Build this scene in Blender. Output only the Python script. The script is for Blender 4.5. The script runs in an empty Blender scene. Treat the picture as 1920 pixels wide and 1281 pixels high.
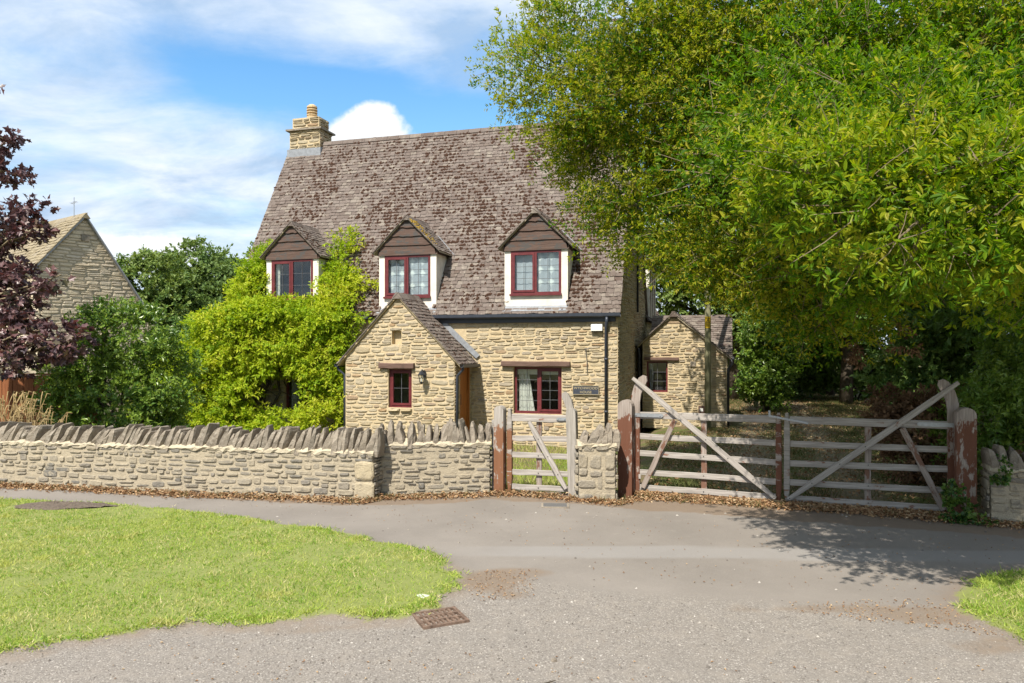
import bpy, math, random
import numpy as np
from mathutils import Vector, Matrix

random.seed(7)
rng = np.random.default_rng(7)
SC = bpy.context.scene
COL = SC.collection
R = math.radians

# ------------------------------------------------------------------ camera, sky, sun, exposure
cam = bpy.data.cameras.new('camera')
cam.sensor_width = 36.0
cam.lens = 26.25
cam.shift_y = 0.0076
cam.clip_start = 0.05
cam.clip_end = 2000
cam_o = bpy.data.objects.new('camera', cam)
COL.objects.link(cam_o)
CAM_H = 2.0
cam_o.location = (0, 0, CAM_H)
cam_o.rotation_euler = (R(90), 0, 0)
SC.camera = cam_o

SUN_DIR = Vector((-0.427, -0.904, 1.28)).normalized()      # towards the sun
sun = bpy.data.lights.new('sun', 'SUN')
sun.energy = 3.75
sun.angle = R(0.55)
sun.color = (1.0, 0.95, 0.86)
sun_o = bpy.data.objects.new('sun', sun)
COL.objects.link(sun_o)
sun_o.rotation_euler = SUN_DIR.to_track_quat('Z', 'Y').to_euler()
sun_o.location = (-6, -12, 20)

SC.view_settings.view_transform = 'Standard'
SC.view_settings.look = 'None'
SC.view_settings.gamma = 1.0
SC.view_settings.use_curve_mapping = False
SC.view_settings.exposure = 1.06
SC.cycles.max_bounces = 7
SC.cycles.diffuse_bounces = 3
SC.cycles.transparent_max_bounces = 12
SC.cycles.transmission_bounces = 6


class NT:
    """small helper to wire shader nodes"""
    def __init__(self, tree):
        self.t = tree
        self.t.nodes.clear()

    def n(self, kind, **kw):
        nd = self.t.nodes.new(kind)
        for k, v in kw.items():
            setattr(nd, k, v)
        return nd

    def set(self, sock, v):
        if isinstance(v, bpy.types.NodeSocket):
            self.t.links.new(v, sock)
        else:
            if sock.type == 'RGBA' and isinstance(v, (tuple, list)) and len(v) == 3:
                v = (*v, 1.0)
            if sock.type == 'VECTOR' and isinstance(v, (int, float)):
                v = (v, v, v)
            sock.default_value = v

    def math(self, op, a, b=None, c=None, clamp=False):
        nd = self.n('ShaderNodeMath', operation=op, use_clamp=clamp)
        self.set(nd.inputs[0], a)
        if b is not None: self.set(nd.inputs[1], b)
        if c is not None: self.set(nd.inputs[2], c)
        return nd.outputs[0]

    def vmath(self, op, a, b=None, scale=None):
        nd = self.n('ShaderNodeVectorMath', operation=op)
        self.set(nd.inputs[0], a)
        if b is not None: self.set(nd.inputs[1], b)
        if scale is not None: self.set(nd.inputs['Scale'], scale)
        return nd.outputs[0]

    def mix(self, f, a, b, blend='MIX'):
        nd = self.n('ShaderNodeMix', data_type='RGBA', blend_type=blend)
        self.set(nd.inputs[0], f); self.set(nd.inputs[6], a); self.set(nd.inputs[7], b)
        return nd.outputs[2]

    def noise(self, vec, scale, detail=4, rough=0.55, dist=0.0, out=0):
        nd = self.n('ShaderNodeTexNoise')
        if vec is not None: self.set(nd.inputs['Vector'], vec)
        nd.inputs['Scale'].default_value = scale
        nd.inputs['Detail'].default_value = detail
        nd.inputs['Roughness'].default_value = rough
        nd.inputs['Distortion'].default_value = dist
        return nd.outputs[out]

    def smooth(self, v, lo, hi):
        nd = self.n('ShaderNodeMapRange', interpolation_type='SMOOTHSTEP')
        self.set(nd.inputs[0], v); nd.inputs[1].default_value = lo; nd.inputs[2].default_value = hi
        return nd.outputs[0]

    def ramp(self, f, stops, interp='LINEAR'):
        nd = self.n('ShaderNodeValToRGB')
        el = nd.color_ramp.elements
        nd.color_ramp.interpolation = interp
        while len(el) < len(stops): el.new(0.5)
        for e, (p, c) in zip(el, stops):
            e.position = p; e.color = (*c, 1.0)
        self.set(nd.inputs[0], f)
        return nd.outputs[0]

    def attr(self, name):
        return self.n('ShaderNodeAttribute', attribute_name=name).outputs['Fac']

    def pos(self):
        return self.n('ShaderNodeNewGeometry').outputs['Position']

    def obj(self):
        return self.n('ShaderNodeTexCoord').outputs['Object']

    def rnd(self):
        """a random number per piece: stored on joined pieces, from the object for single ones"""
        return self.math('FRACT', self.math('ADD', self.attr('rnd'), self.n('ShaderNodeObjectInfo').outputs['Random']))


# ---- world: Nishita sky with procedural cloud cover
world = bpy.data.worlds.new('World')
SC.world = world
world.use_nodes = True
W = NT(world.node_tree)
sky = W.n('ShaderNodeTexSky', sky_type='NISHITA')
sky.sun_disc = False
sky.sun_elevation = math.asin(SUN_DIR.z)
sky.sun_rotation = math.atan2(SUN_DIR.x, SUN_DIR.y)
sky.altitude = 100
sky.air_density = 1.3
sky.dust_density = 0.6
sky.ozone_density = 2.0
d = W.n('ShaderNodeTexCoord').outputs['Generated']
sep = W.n('ShaderNodeSeparateXYZ'); W.set(sep.inputs[0], d)
dx, dy, dz = sep.outputs
az = W.math('ARCTAN2', dx, dy)
elv = W.math('ARCSINE', dz)
den = W.math('ADD', W.math('MAXIMUM', dz, 0.0), 0.22)
cx = W.math('DIVIDE', dx, den); cy = W.math('DIVIDE', dy, den)
cmb = W.n('ShaderNodeCombineXYZ'); W.set(cmb.inputs[0], cx); W.set(cmb.inputs[1], cy)
plane = cmb.outputs[0]
stretch = W.vmath('MULTIPLY', plane, (0.9, 1.7, 1.0))
n1 = W.noise(stretch, 1.6, 9, 0.58, 0.35)
n2 = W.noise(plane, 5.5, 8, 0.62, 0.2)
# the clear band across the middle of the sky
band = W.math('SUBTRACT', elv, W.math('ADD', W.math('MULTIPLY', az, -0.13), 0.287))
band = W.math('DIVIDE', band, 0.055)
band = W.math('EXPONENT', W.math('MULTIPLY', W.math('MULTIPLY', band, band), -1.0))
inz = W.math('MULTIPLY', W.smooth(az, -0.56, -0.30), W.math('SUBTRACT', 1.0, W.smooth(az, 0.10, 0.5)))
band = W.math('MULTIPLY', band, inz)
cov = W.math('ADD', W.math('MULTIPLY', n1, 1.5), W.math('MULTIPLY', n2, 0.55))
cov = W.math('SUBTRACT', cov, 0.27)
cov = W.math('SUBTRACT', cov, W.math('MULTIPLY', band, 0.95))
cov = W.smooth(cov, 0.0, 0.95)
# low haze of cloud above the horizon
low = W.math('SUBTRACT', 1.0, W.smooth(elv, 0.12, 0.27))
cov = W.math('MAXIMUM', cov, W.math('MULTIPLY', low, 0.88))
sky_c = W.n('ShaderNodeHueSaturation')
sky_c.inputs['Saturation'].default_value = 1.33
sky_c.inputs['Value'].default_value = 1.0
W.set(sky_c.inputs['Color'], sky.outputs[0])
shade = W.noise(W.vmath('MULTIPLY', plane, (1.1, 1.5, 1.0)), 2.3, 7, 0.6, 0.3)
cl = W.ramp(shade, [(0.36, (2.3, 3.05, 4.05)), (0.48, (3.2, 3.8, 4.6)), (0.56, (3.9, 4.35, 4.9)), (0.66, (4.6, 4.85, 5.15))])
col = W.mix(cov, sky_c.outputs[0], cl)
def cumulus(a0, e0, ra, re, c):
    p = W.math('DIVIDE', W.math('SUBTRACT', az, a0), ra)
    q = W.math('DIVIDE', W.math('SUBTRACT', elv, e0), re)
    nn = W.noise(d, 14, 7, 0.55)
    s = W.math('SUBTRACT', 1.0, W.math('SQRT', W.math('ADD', W.math('MULTIPLY', p, p), W.math('MULTIPLY', q, q))))
    s = W.math('ADD', s, W.math('MULTIPLY', W.math('SUBTRACT', nn, 0.5), 1.5))
    m = W.smooth(s, 0.0, 0.30)
    fine = W.noise(d, 30, 5, 0.6)
    cc = W.ramp(W.math('ADD', W.math('MULTIPLY', fine, 0.5), W.math('MULTIPLY', q, 0.25)), [(0.1, (4.2, 4.6, 5.0)), (0.45, (5.4, 5.4, 5.4))])
    return W.mix(m, c, cc)
col = cumulus(-0.185, 0.262, 0.080, 0.045, col)
col = cumulus(-0.455, 0.112, 0.075, 0.035, col)
bg = W.n('ShaderNodeBackground')
W.set(bg.inputs[0], col)
bg.inputs[1].default_value = 0.105
W.t.links.new(bg.outputs[0], W.n('ShaderNodeOutputWorld').inputs[0])


# ------------------------------------------------------------------ materials
def material(name):
    m = bpy.data.materials.new(name)
    m.use_nodes = True
    return m, NT(m.node_tree)


def finish(nt, color, rough=0.85, bump=None, bump_d=0.01, spec=0.3, metal=0.0, bump_s=1.0):
    b = nt.n('ShaderNodeBsdfPrincipled')
    nt.set(b.inputs['Base Color'], color)
    nt.set(b.inputs['Roughness'], rough)
    b.inputs['Specular IOR Level'].default_value = spec
    b.inputs['Metallic'].default_value = metal
    if bump is not None:
        bp = nt.n('ShaderNodeBump')
        bp.inputs['Strength'].default_value = bump_s
        bp.inputs['Distance'].default_value = bump_d
        nt.set(bp.inputs['Height'], bump)
        nt.t.links.new(bp.outputs[0], b.inputs['Normal'])
    nt.t.links.new(b.outputs[0], nt.n('ShaderNodeOutputMaterial').inputs[0])
    return b


def stone_mat(name, stops, spot=(0.12, 0.10, 0.085), spot_amt=0.35, pale=(0.62, 0.56, 0.44), pale_amt=0.3, scale=1.0):
    m, n = material(name)
    p = n.pos()
    base = n.ramp(n.rnd(), stops)
    big = n.noise(p, 9 * scale, 5, 0.6)
    fine = n.noise(p, 70 * scale, 4, 0.65)
    c = n.mix(n.math('MULTIPLY', n.smooth(big, 0.50, 0.72), spot_amt), base, spot)
    c = n.mix(n.math('MULTIPLY', n.smooth(n.noise(p, 17 * scale, 4, 0.6), 0.52, 0.70), pale_amt), c, pale)
    c = n.mix(0.32, c, n.ramp(fine, [(0.25, (0.30, 0.28, 0.25)), (0.65, (1, 1, 1))]), 'MULTIPLY')
    finish(n, c, 0.92, n.math('ADD', fine, n.math('MULTIPLY', big, 2.0)), 0.010, 0.15)
    return m


def plain(name, c, rough=0.6, var=0.15, scale=20, spec=0.35, metal=0.0, bump=0.002):
    m, n = material(name)
    t = n.noise(n.pos(), scale, 5, 0.6)
    lo = tuple(x * (1 - var) for x in c); hi = tuple(min(1, x * (1 + var)) for x in c)
    finish(n, n.ramp(t, [(0.3, lo), (0.7, hi)]), rough, t, bump, spec, metal)
    return m


def leaf_mat(name, stops, trans=0.35, rough=0.45, spec=0.45, tint=(1.25, 1.2, 0.6)):
    m, n = material(name)
    c = n.ramp(n.rnd(), stops)
    b = n.n('ShaderNodeBsdfPrincipled')
    n.set(b.inputs['Base Color'], c)
    b.inputs['Roughness'].default_value = rough
    b.inputs['Specular IOR Level'].default_value = spec
    t = n.n('ShaderNodeBsdfTranslucent')
    n.set(t.inputs[0], n.mix(1.0, c, tint, 'MULTIPLY'))
    mx = n.n('ShaderNodeMixShader'); mx.inputs[0].default_value = trans
    n.t.links.new(b.outputs[0], mx.inputs[1]); n.t.links.new(t.outputs[0], mx.inputs[2])
    n.t.links.new(mx.outputs[0], n.n('ShaderNodeOutputMaterial').inputs[0])
    return m


def wood_mat(name, a, b, paint=None, amt=0.0, axis='x', rough=0.8, top=None):
    """weathered wood: grain along the piece's own x or z axis, and a peeling stain over it"""
    m, n = material(name)
    o = n.obj()
    sc = (2.5, 45, 45) if axis == 'x' else (45, 45, 2.5)
    g = n.noise(n.vmath('MULTIPLY', o, sc), 1.0, 6, 0.65)
    blot = n.noise(n.pos(), 4.5, 4, 0.6)
    c = n.ramp(g, [(0.25, tuple(x * 0.6 for x in a)), (0.5, a), (0.75, b)])
    if paint:
        sc2 = (4, 16, 16) if axis == 'x' else (16, 16, 4)
        pk = n.noise(n.vmath('MULTIPLY', o, sc2), 1.0, 6, 0.7)
        pk = n.math('ADD', n.math('MULTIPLY', pk, 0.6), n.math('MULTIPLY', blot, 0.4))
        if top is not None:
            z = n.n('ShaderNodeSeparateXYZ'); n.set(z.inputs[0], n.pos())
            pk = n.math('SUBTRACT', pk, n.math('MULTIPLY', n.smooth(z.outputs[2], top[0], top[1]), 0.16))
        mk = n.smooth(pk, 0.66 - amt * 0.3, 0.70 - amt * 0.3)
        c = n.mix(mk, c, n.mix(g, tuple(x * 0.7 for x in paint), paint))
    finish(n, c, rough, g, 0.004, 0.2)
    return m


M = {}
M['stone'] = stone_mat('honey_limestone', [(0.0, (0.39, 0.31, 0.19)), (0.25, (0.45, 0.37, 0.24)), (0.5, (0.42, 0.355, 0.25)), (0.72, (0.49, 0.405, 0.265)), (0.88, (0.36, 0.305, 0.23)), (0.96, (0.37, 0.245, 0.135)), (1.0, (0.29, 0.255, 0.21))], spot=(0.25, 0.21, 0.16), spot_amt=0.55, pale=(0.57, 0.475, 0.325), pale_amt=0.4)
M['stone_grey'] = stone_mat('weathered_limestone', [(0.0, (0.33, 0.28, 0.205)), (0.3, (0.37, 0.315, 0.23)), (0.55, (0.305, 0.265, 0.205)), (0.75, (0.25, 0.22, 0.18)), (0.85, (0.19, 0.175, 0.15)), (1.0, (0.39, 0.33, 0.24))], spot=(0.16, 0.145, 0.125), spot_amt=0.6, pale=(0.45, 0.38, 0.27), pale_amt=0.7)
M['coping'] = stone_mat('lichened_coping_stone', [(0.0, (0.26, 0.218, 0.168)), (0.5, (0.315, 0.265, 0.208)), (1.0, (0.22, 0.188, 0.148))], spot=(0.135, 0.11, 0.085), spot_amt=0.65, pale=(0.40, 0.355, 0.29), pale_amt=0.6)
M['stone_far'] = stone_mat('neighbour_limestone', [(0.0, (0.60, 0.49, 0.34)), (0.5, (0.66, 0.56, 0.41)), (0.8, (0.52, 0.44, 0.34)), (1.0, (0.72, 0.63, 0.48))], spot=(0.40, 0.33, 0.25), spot_amt=0.4)
M['mortar'] = stone_mat('cream_mortar', [(0, (0.56, 0.445, 0.275)), (1, (0.56, 0.445, 0.275))], spot=(0.47, 0.37, 0.235), spot_amt=0.4)
M['mortar_wall'] = stone_mat('pale_mortar', [(0, (0.42, 0.355, 0.255)), (1, (0.42, 0.355, 0.255))], spot=(0.28, 0.24, 0.18), spot_amt=0.7, pale=(0.50, 0.425, 0.305), pale_amt=.4)
M['mortar_bed'] = stone_mat('cream_mortar_bed', [(0, (0.50, 0.43, 0.31)), (1, (0.50, 0.43, 0.31))], spot=(0.28, 0.24, 0.18), spot_amt=0.8)
M['lead'] = plain('lead_sheet', (0.235, 0.245, 0.26), 0.6, 0.2, 12)
M['came'] = plain('dark_lead_came', (0.10, 0.10, 0.105), 0.5)
M['gutter'] = plain('dark_gutter_plastic', (0.040, 0.046, 0.060), 0.4, 0.15, 8)
M['black'] = plain('black_iron', (0.02, 0.021, 0.024), 0.45)
M['render_white'] = plain('cream_white_render', (0.70, 0.65, 0.56), 0.85, 0.14, 4)
M['frame_red'] = plain('oxblood_window_paint', (0.125, 0.024, 0.026), 0.45, 0.25, 9)
M['cable'] = plain('grey_cable', (0.12, 0.11, 0.10), 0.6)
M['galv'] = plain('galvanised_steel', (0.36, 0.37, 0.38), 0.45, 0.15, 25, 0.5, 0.6)
M['white_plastic'] = plain('white_plastic_box', (0.82, 0.80, 0.75), 0.5, 0.03, 5)
M['dark_room'] = plain('unlit_interior', (0.035, 0.033, 0.03), 0.9)  # near-black paint in place of the shade inside rooms
M['curtain'] = plain('pale_curtain_cloth', (0.62, 0.60, 0.55), 0.9, 0.08, 8)
M['gold'] = plain('gilt_letter', (0.40, 0.33, 0.20), 0.5, 0.1, 20)
M['slate_sign'] = plain('blue_grey_sign_board', (0.045, 0.050, 0.065), 0.5, 0.2, 20)
M['terracotta'] = plain('buff_chimney_pot', (0.50, 0.36, 0.20), 0.8, 0.2, 15)
M['soil_dark'] = plain('dark_crumbly_soil', (0.12, 0.095, 0.075), 0.95, 0.35, 40, 0.1, 0, 0.02)
M['yellow'] = plain('yellow_warning_plate', (0.62, 0.40, 0.02), 0.5, 0.1, 20)
M['twig'] = plain('pale_twig_bark', (0.20, 0.155, 0.10), 0.9, 0.3, 15, 0.1)
M['bark'] = plain('dark_grey_bark', (0.085, 0.068, 0.05), 0.95, 0.4, 9, 0.1, 0, 0.03)
M['grate'] = plain('rusty_cast_iron', (0.15, 0.10, 0.072), 0.85, 0.45, 30, 0.2)
M['pit'] = plain('drain_pit', (0.02, 0.018, 0.016), 0.95)
M['cover'] = plain('worn_iron_cover', (0.11, 0.105, 0.10), 0.8, 0.3, 60)
M['moss'] = plain('red_brown_moss', (0.058, 0.032, 0.022), 1.0, 0.5, 30, 0.05, 0, 0.01)
M['moss_gold'] = plain('golden_moss', (0.28, 0.18, 0.03), 1.0, 0.4, 30, 0.05, 0, 0.01)
M['rail'] = wood_mat('silvered_oak', (0.33, 0.295, 0.26), (0.49, 0.445, 0.40), (0.24, 0.12, 0.08), 0.2)
M['rail_dark'] = wood_mat('grey_brown_oak', (0.27, 0.22, 0.185), (0.39, 0.33, 0.285), (0.20, 0.105, 0.07), 0.45)
M['post_red'] = wood_mat('red_stained_post', (0.29, 0.24, 0.205), (0.40, 0.345, 0.30), (0.165, 0.070, 0.042), 0.78, 'z', 0.8, (0.95, 1.3))
M['post_orange'] = wood_mat('orange_stained_post', (0.32, 0.285, 0.25), (0.44, 0.40, 0.36), (0.23, 0.105, 0.055), 0.78, 'z', 0.7, (0.75, 1.05))
M['post_grey'] = wood_mat('silvered_post', (0.29, 0.26, 0.225), (0.42, 0.385, 0.34), (0.24, 0.11, 0.06), 0.25, 'z', 0.8, (0.3, 0.9))
M['board'] = wood_mat('dark_weatherboard', (0.095, 0.060, 0.046), (0.15, 0.105, 0.085), (0.085, 0.075, 0.068), 0.5)
M['lintel'] = wood_mat('purple_brown_lintel', (0.13, 0.08, 0.062), (0.20, 0.13, 0.10), (0.10, 0.065, 0.05), 0.3)
M['fence_wood'] = wood_mat('red_brown_fence', (0.23, 0.085, 0.035), (0.31, 0.13, 0.055), None, 0, 'z')
M['door_wood'] = wood_mat('varnished_door', (0.34, 0.125, 0.03), (0.46, 0.19, 0.05), None, 0, 'z', 0.4)
M['pole'] = wood_mat('green_grey_pole', (0.20, 0.19, 0.11), (0.30, 0.275, 0.165), None, 0, 'z')
M['straw'] = leaf_mat('dry_straw', [(0, (0.36, 0.25, 0.11)), (1, (0.55, 0.42, 0.22))], 0.25, 0.8, 0.1, (1, 1, 0.8))

# roof tiles
m, n = material('stone_roof_tile')
p = n.pos()
base = n.ramp(n.rnd(), [(0.0, (0.145, 0.112, 0.094)), (0.4, (0.175, 0.14, 0.12)), (0.75, (0.20, 0.163, 0.14)), (0.9, (0.25, 0.212, 0.175)), (1.0, (0.125, 0.09, 0.074))])
lich = n.smooth(n.noise(p, 7, 6, 0.7), 0.55, 0.66)
c = n.mix(n.math('MULTIPLY', lich, 0.4), base, (0.42, 0.37, 0.30))
c = n.mix(n.math('MULTIPLY', n.smooth(n.noise(p, 5, 6, 0.7), 0.52, 0.64), 0.4), c, (0.105, 0.072, 0.058))
fine = n.noise(p, 60, 4, 0.6)
c = n.mix(0.5, c, n.ramp(fine, [(0.25, (0.3, 0.3, 0.3)), (0.7, (1, 1, 1))]), 'MULTIPLY')
finish(n, c, 0.93, fine, 0.006, 0.15)
M['tile'] = m
m, n = material('buff_roof_tile')
c = n.ramp(n.rnd(), [(0, (0.25, 0.20, 0.125)), (0.5, (0.31, 0.255, 0.165)), (1, (0.28, 0.235, 0.17))])
fine = n.noise(n.pos(), 12, 5, 0.6)
c = n.mix(0.4, c, n.ramp(fine, [(0.3, (0.4, 0.4, 0.4)), (0.7, (1, 1, 1))]), 'MULTIPLY')
finish(n, c, 0.93, fine, 0.006, 0.15)
M['tile_buff'] = m

# glass: clear, with the reflection of its surface
m, n = material('window_glass')
lw = n.n('ShaderNodeLayerWeight'); lw.inputs['Blend'].default_value = 0.5
gl = n.n('ShaderNodeBsdfGlossy'); gl.inputs['Roughness'].default_value = 0.02
tr = n.n('ShaderNodeBsdfTransparent'); tr.inputs[0].default_value = (0.93, 0.955, 0.945, 1)
mx = n.n('ShaderNodeMixShader')
n.set(mx.inputs[0], n.math('ADD', n.math('MULTIPLY', n.math('POWER', lw.outputs['Facing'], 4.0), 0.9), 0.06, clamp=True))
n.t.links.new(tr.outputs[0], mx.inputs[1]); n.t.links.new(gl.outputs[0], mx.inputs[2])
n.t.links.new(mx.outputs[0], n.n('ShaderNodeOutputMaterial').inputs[0])
M['glass'] = m

# net curtain: woven lattice pattern of denser cloth
m, n = material('net_curtain')
o = n.obj()
sx = n.n('ShaderNodeSeparateXYZ'); n.set(sx.inputs[0], o)
wave = n.math('ADD', n.math('ABSOLUTE', n.math('SINE', n.math('MULTIPLY', sx.outputs[0], 11.5))), n.math('ABSOLUTE', n.math('SINE', n.math('MULTIPLY', sx.outputs[2], 10.5))))
wv = n.smooth(n.math('ADD', wave, n.math('MULTIPLY', n.noise(o, 9, 4), 0.9)), 0.8, 1.7)
c = n.mix(wv, (0.72, 0.76, 0.76), (0.33, 0.36, 0.40))
finish(n, c, 0.9, None, 0.01, 0.1)
M['net'] = m
M['net_plain'] = plain('grey_net_cloth', (0.36, 0.39, 0.43), 0.9, 0.12, 5)

M['oak_leaf'] = leaf_mat('holm_oak_leaf', [(0.0, (0.040, 0.105, 0.005)), (0.3, (0.105, 0.210, 0.008)), (0.62, (0.235, 0.305, 0.012)), (0.86, (0.36, 0.355, 0.022)), (1.0, (0.42, 0.365, 0.05))], 0.53, 0.5, 0.25, (1.2, 1.3, 0.35))
M['wisteria'] = leaf_mat('wisteria_leaf', [(0.0, (0.14, 0.27, 0.012)), (0.4, (0.33, 0.44, 0.020)), (0.8, (0.50, 0.54, 0.035)), (1.0, (0.60, 0.56, 0.10))], 0.45, 0.55, 0.22, (1.15, 1.15, 0.5))
M['ivy'] = leaf_mat('ivy_leaf', [(0.0, (0.025, 0.07, 0.015)), (0.6, (0.06, 0.14, 0.022)), (1.0, (0.13, 0.19, 0.03))], 0.25, 0.4, 0.4)
M['laurel'] = leaf_mat('laurel_leaf', [(0.0, (0.07, 0.15, 0.024)), (0.5, (0.145, 0.245, 0.034)), (1.0, (0.25, 0.335, 0.05))], 0.35, 0.35, 0.5, (1.1, 1.15, 0.6))
M['maple'] = leaf_mat('copper_maple_leaf', [(0.0, (0.045, 0.026, 0.032)), (0.55, (0.095, 0.052, 0.056)), (0.85, (0.17, 0.085, 0.080)), (1.0, (0.10, 0.10, 0.05))], 0.22, 0.4, 0.5, (1.3, 0.75, 0.7))
M['hill_leaf'] = leaf_mat('distant_tree_leaf', [(0.0, (0.09, 0.155, 0.05)), (0.5, (0.145, 0.225, 0.065)), (1.0, (0.22, 0.29, 0.085))], 0.35, 0.5, 0.25)
M['far_leaf'] = leaf_mat('woodland_leaf', [(0.0, (0.065, 0.135, 0.034)), (0.5, (0.115, 0.20, 0.045)), (1.0, (0.19, 0.27, 0.065))], 0.3, 0.5, 0.3)
M['far_leaf2'] = leaf_mat('pale_woodland_leaf', [(0.0, (0.095, 0.165, 0.038)), (0.5, (0.155, 0.23, 0.05)), (1.0, (0.22, 0.28, 0.07))], 0.3, 0.5, 0.3)
M['brown_leaf'] = leaf_mat('withered_leaf', [(0.0, (0.10, 0.055, 0.03)), (0.5, (0.20, 0.115, 0.06)), (1.0, (0.30, 0.19, 0.11))], 0.25, 0.7, 0.2, (1, 0.9, 0.7))
M['litter'] = leaf_mat('fallen_leaf', [(0.0, (0.17, 0.085, 0.04)), (0.4, (0.30, 0.17, 0.085)), (0.8, (0.42, 0.28, 0.15)), (1.0, (0.50, 0.38, 0.24))], 0.1, 0.75, 0.2, (1, 0.9, 0.7))
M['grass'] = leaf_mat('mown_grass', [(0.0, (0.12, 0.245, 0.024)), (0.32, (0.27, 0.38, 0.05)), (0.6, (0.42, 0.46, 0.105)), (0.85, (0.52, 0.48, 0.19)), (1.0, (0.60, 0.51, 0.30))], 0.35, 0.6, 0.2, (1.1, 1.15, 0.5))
M['grass_shade'] = leaf_mat('shaded_long_grass', [(0.0, (0.05, 0.08, 0.016)), (0.45, (0.095, 0.105, 0.03)), (0.8, (0.165, 0.145, 0.062)), (1.0, (0.26, 0.20, 0.10))], 0.3, 0.6, 0.2)  # colour darkened to stand for the canopy shade over the drive
M['pebble'] = stone_mat('road_grit', [(0, (0.13, 0.115, 0.10)), (0.5, (0.23, 0.20, 0.17)), (0.85, (0.32, 0.285, 0.245)), (1, (0.50, 0.46, 0.41))], spot_amt=0.1)
M['white_stone'] = plain('pale_chalky_stone', (0.52, 0.53, 0.43), 0.9, 0.2, 25, .2, 0, .01)

# lane surfaces: one material blended by weights stored on the sheet
def lane_mat(name):
    m, n = material(name)
    p = n.pos()
    big = n.noise(p, 0.9, 5, 0.6)
    mid = n.noise(p, 6, 5, 0.65)
    fine = n.noise(p, 90, 3, 0.7)
    vor = n.n('ShaderNodeTexVoronoi'); vor.inputs['Scale'].default_value = 120; n.set(vor.inputs['Vector'], p)
    sc = n.n('ShaderNodeSeparateColor'); n.set(sc.inputs[0], vor.outputs['Color'])
    grit = n.ramp(sc.outputs[0], [(0.0, (0.14, 0.122, 0.105)), (0.3, (0.20, 0.176, 0.152)), (0.85, (0.235, 0.208, 0.178)), (1.0, (0.37, 0.335, 0.295))])
    tar = n.ramp(n.math('ADD', n.math('MULTIPLY', big, 0.6), n.math('MULTIPLY', fine, 0.4)), [(0.28, (0.162, 0.142, 0.122)), (0.72, (0.248, 0.218, 0.188))])
    tar = n.mix(n.math('MULTIPLY', n.smooth(mid, 0.55, 0.75), 0.45), tar, (0.245, 0.216, 0.184))
    tar = n.mix(n.math('MULTIPLY', n.attr('w_patch'), 0.55), tar, n.mix(fine, (0.235, 0.22, 0.205), (0.285, 0.268, 0.25)))
    def w(name, k=0.5, lo=0.40, hi=0.60):
        return n.smooth(n.math('ADD', n.attr(name), n.math('MULTIPLY', n.math('SUBTRACT', n.math('ADD', n.math('MULTIPLY', mid, 0.6), n.math('MULTIPLY', fine, 0.4)), 0.5), k)), lo, hi)
    gcol = n.mix(n.math('MULTIPLY', n.smooth(mid, 0.45, 0.7), 0.55), grit, (0.255, 0.222, 0.186))
    gcol = n.mix(n.math('MULTIPLY', n.smooth(big, 0.52, 0.68), 0.5), gcol, (0.19, 0.17, 0.148))
    c = n.mix(w('w_gravel', 0.8, .2, .8), tar, gcol)
    soil = n.mix(n.math('ADD', n.math('MULTIPLY', fine, .6), n.math('MULTIPLY', mid, .4)), (0.10, 0.072, 0.05), (0.27, 0.20, 0.14))
    c = n.mix(n.math('MULTIPLY', w('w_soil', 1.0, .22, .85), .85), c, soil)
    turf = n.mix(n.math('ADD', n.math('MULTIPLY', mid, .6), n.math('MULTIPLY', fine, .4)), (0.10, 0.14, 0.03), (0.27, 0.27, 0.09))
    c = n.mix(w('w_turf', 1.5, .38, .62), c, turf)
    h = n.math('ADD', n.math('MULTIPLY', fine, 0.5), n.math('MULTIPLY', n.math('MULTIPLY', vor.outputs['Distance'], n.attr('w_gravel')), -0.5))
    finish(n, c, 0.93, h, 0.005, 0.2)
    return m
M['lane'] = lane_mat('lane_surface')

m, n = material('garden_ground')
p = n.pos()
mid = n.noise(p, 1.3, 6, 0.65); fine = n.noise(p, 25, 4, 0.7)
c = n.mix(n.smooth(mid, 0.42, 0.60), n.mix(fine, (0.07, 0.09, 0.025), (0.15, 0.165, 0.05)), n.mix(fine, (0.11, 0.08, 0.05), (0.23, 0.165, 0.10)))
c = n.mix(n.attr('w_drive'), c, n.mix(fine, (0.17, 0.13, 0.09), (0.34, 0.27, 0.19)))
finish(n, c, 0.95, fine, 0.03, 0.1)
M['ground'] = m


# ------------------------------------------------------------------ object helpers
def meta(o, label=None, cat=None, group=None, kind=None):
    if label: o['label'] = label
    if cat: o['category'] = cat
    if group: o['group'] = group
    if kind: o['kind'] = kind
    return o


def empty(name, loc, rz, label, cat, group=None):
    o = bpy.data.objects.new(name, None)
    o.empty_display_size = 0.1
    COL.objects.link(o)
    o.location = loc
    o.rotation_euler = (0, 0, rz)
    return meta(o, label, cat, group)


def link(name, me, mat, parent=None):
    o = bpy.data.objects.new(name, me)
    if mat is not None and not me.materials:
        me.materials.append(mat)
    COL.objects.link(o)
    if parent is not None:
        o.parent = parent
    return o


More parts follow.
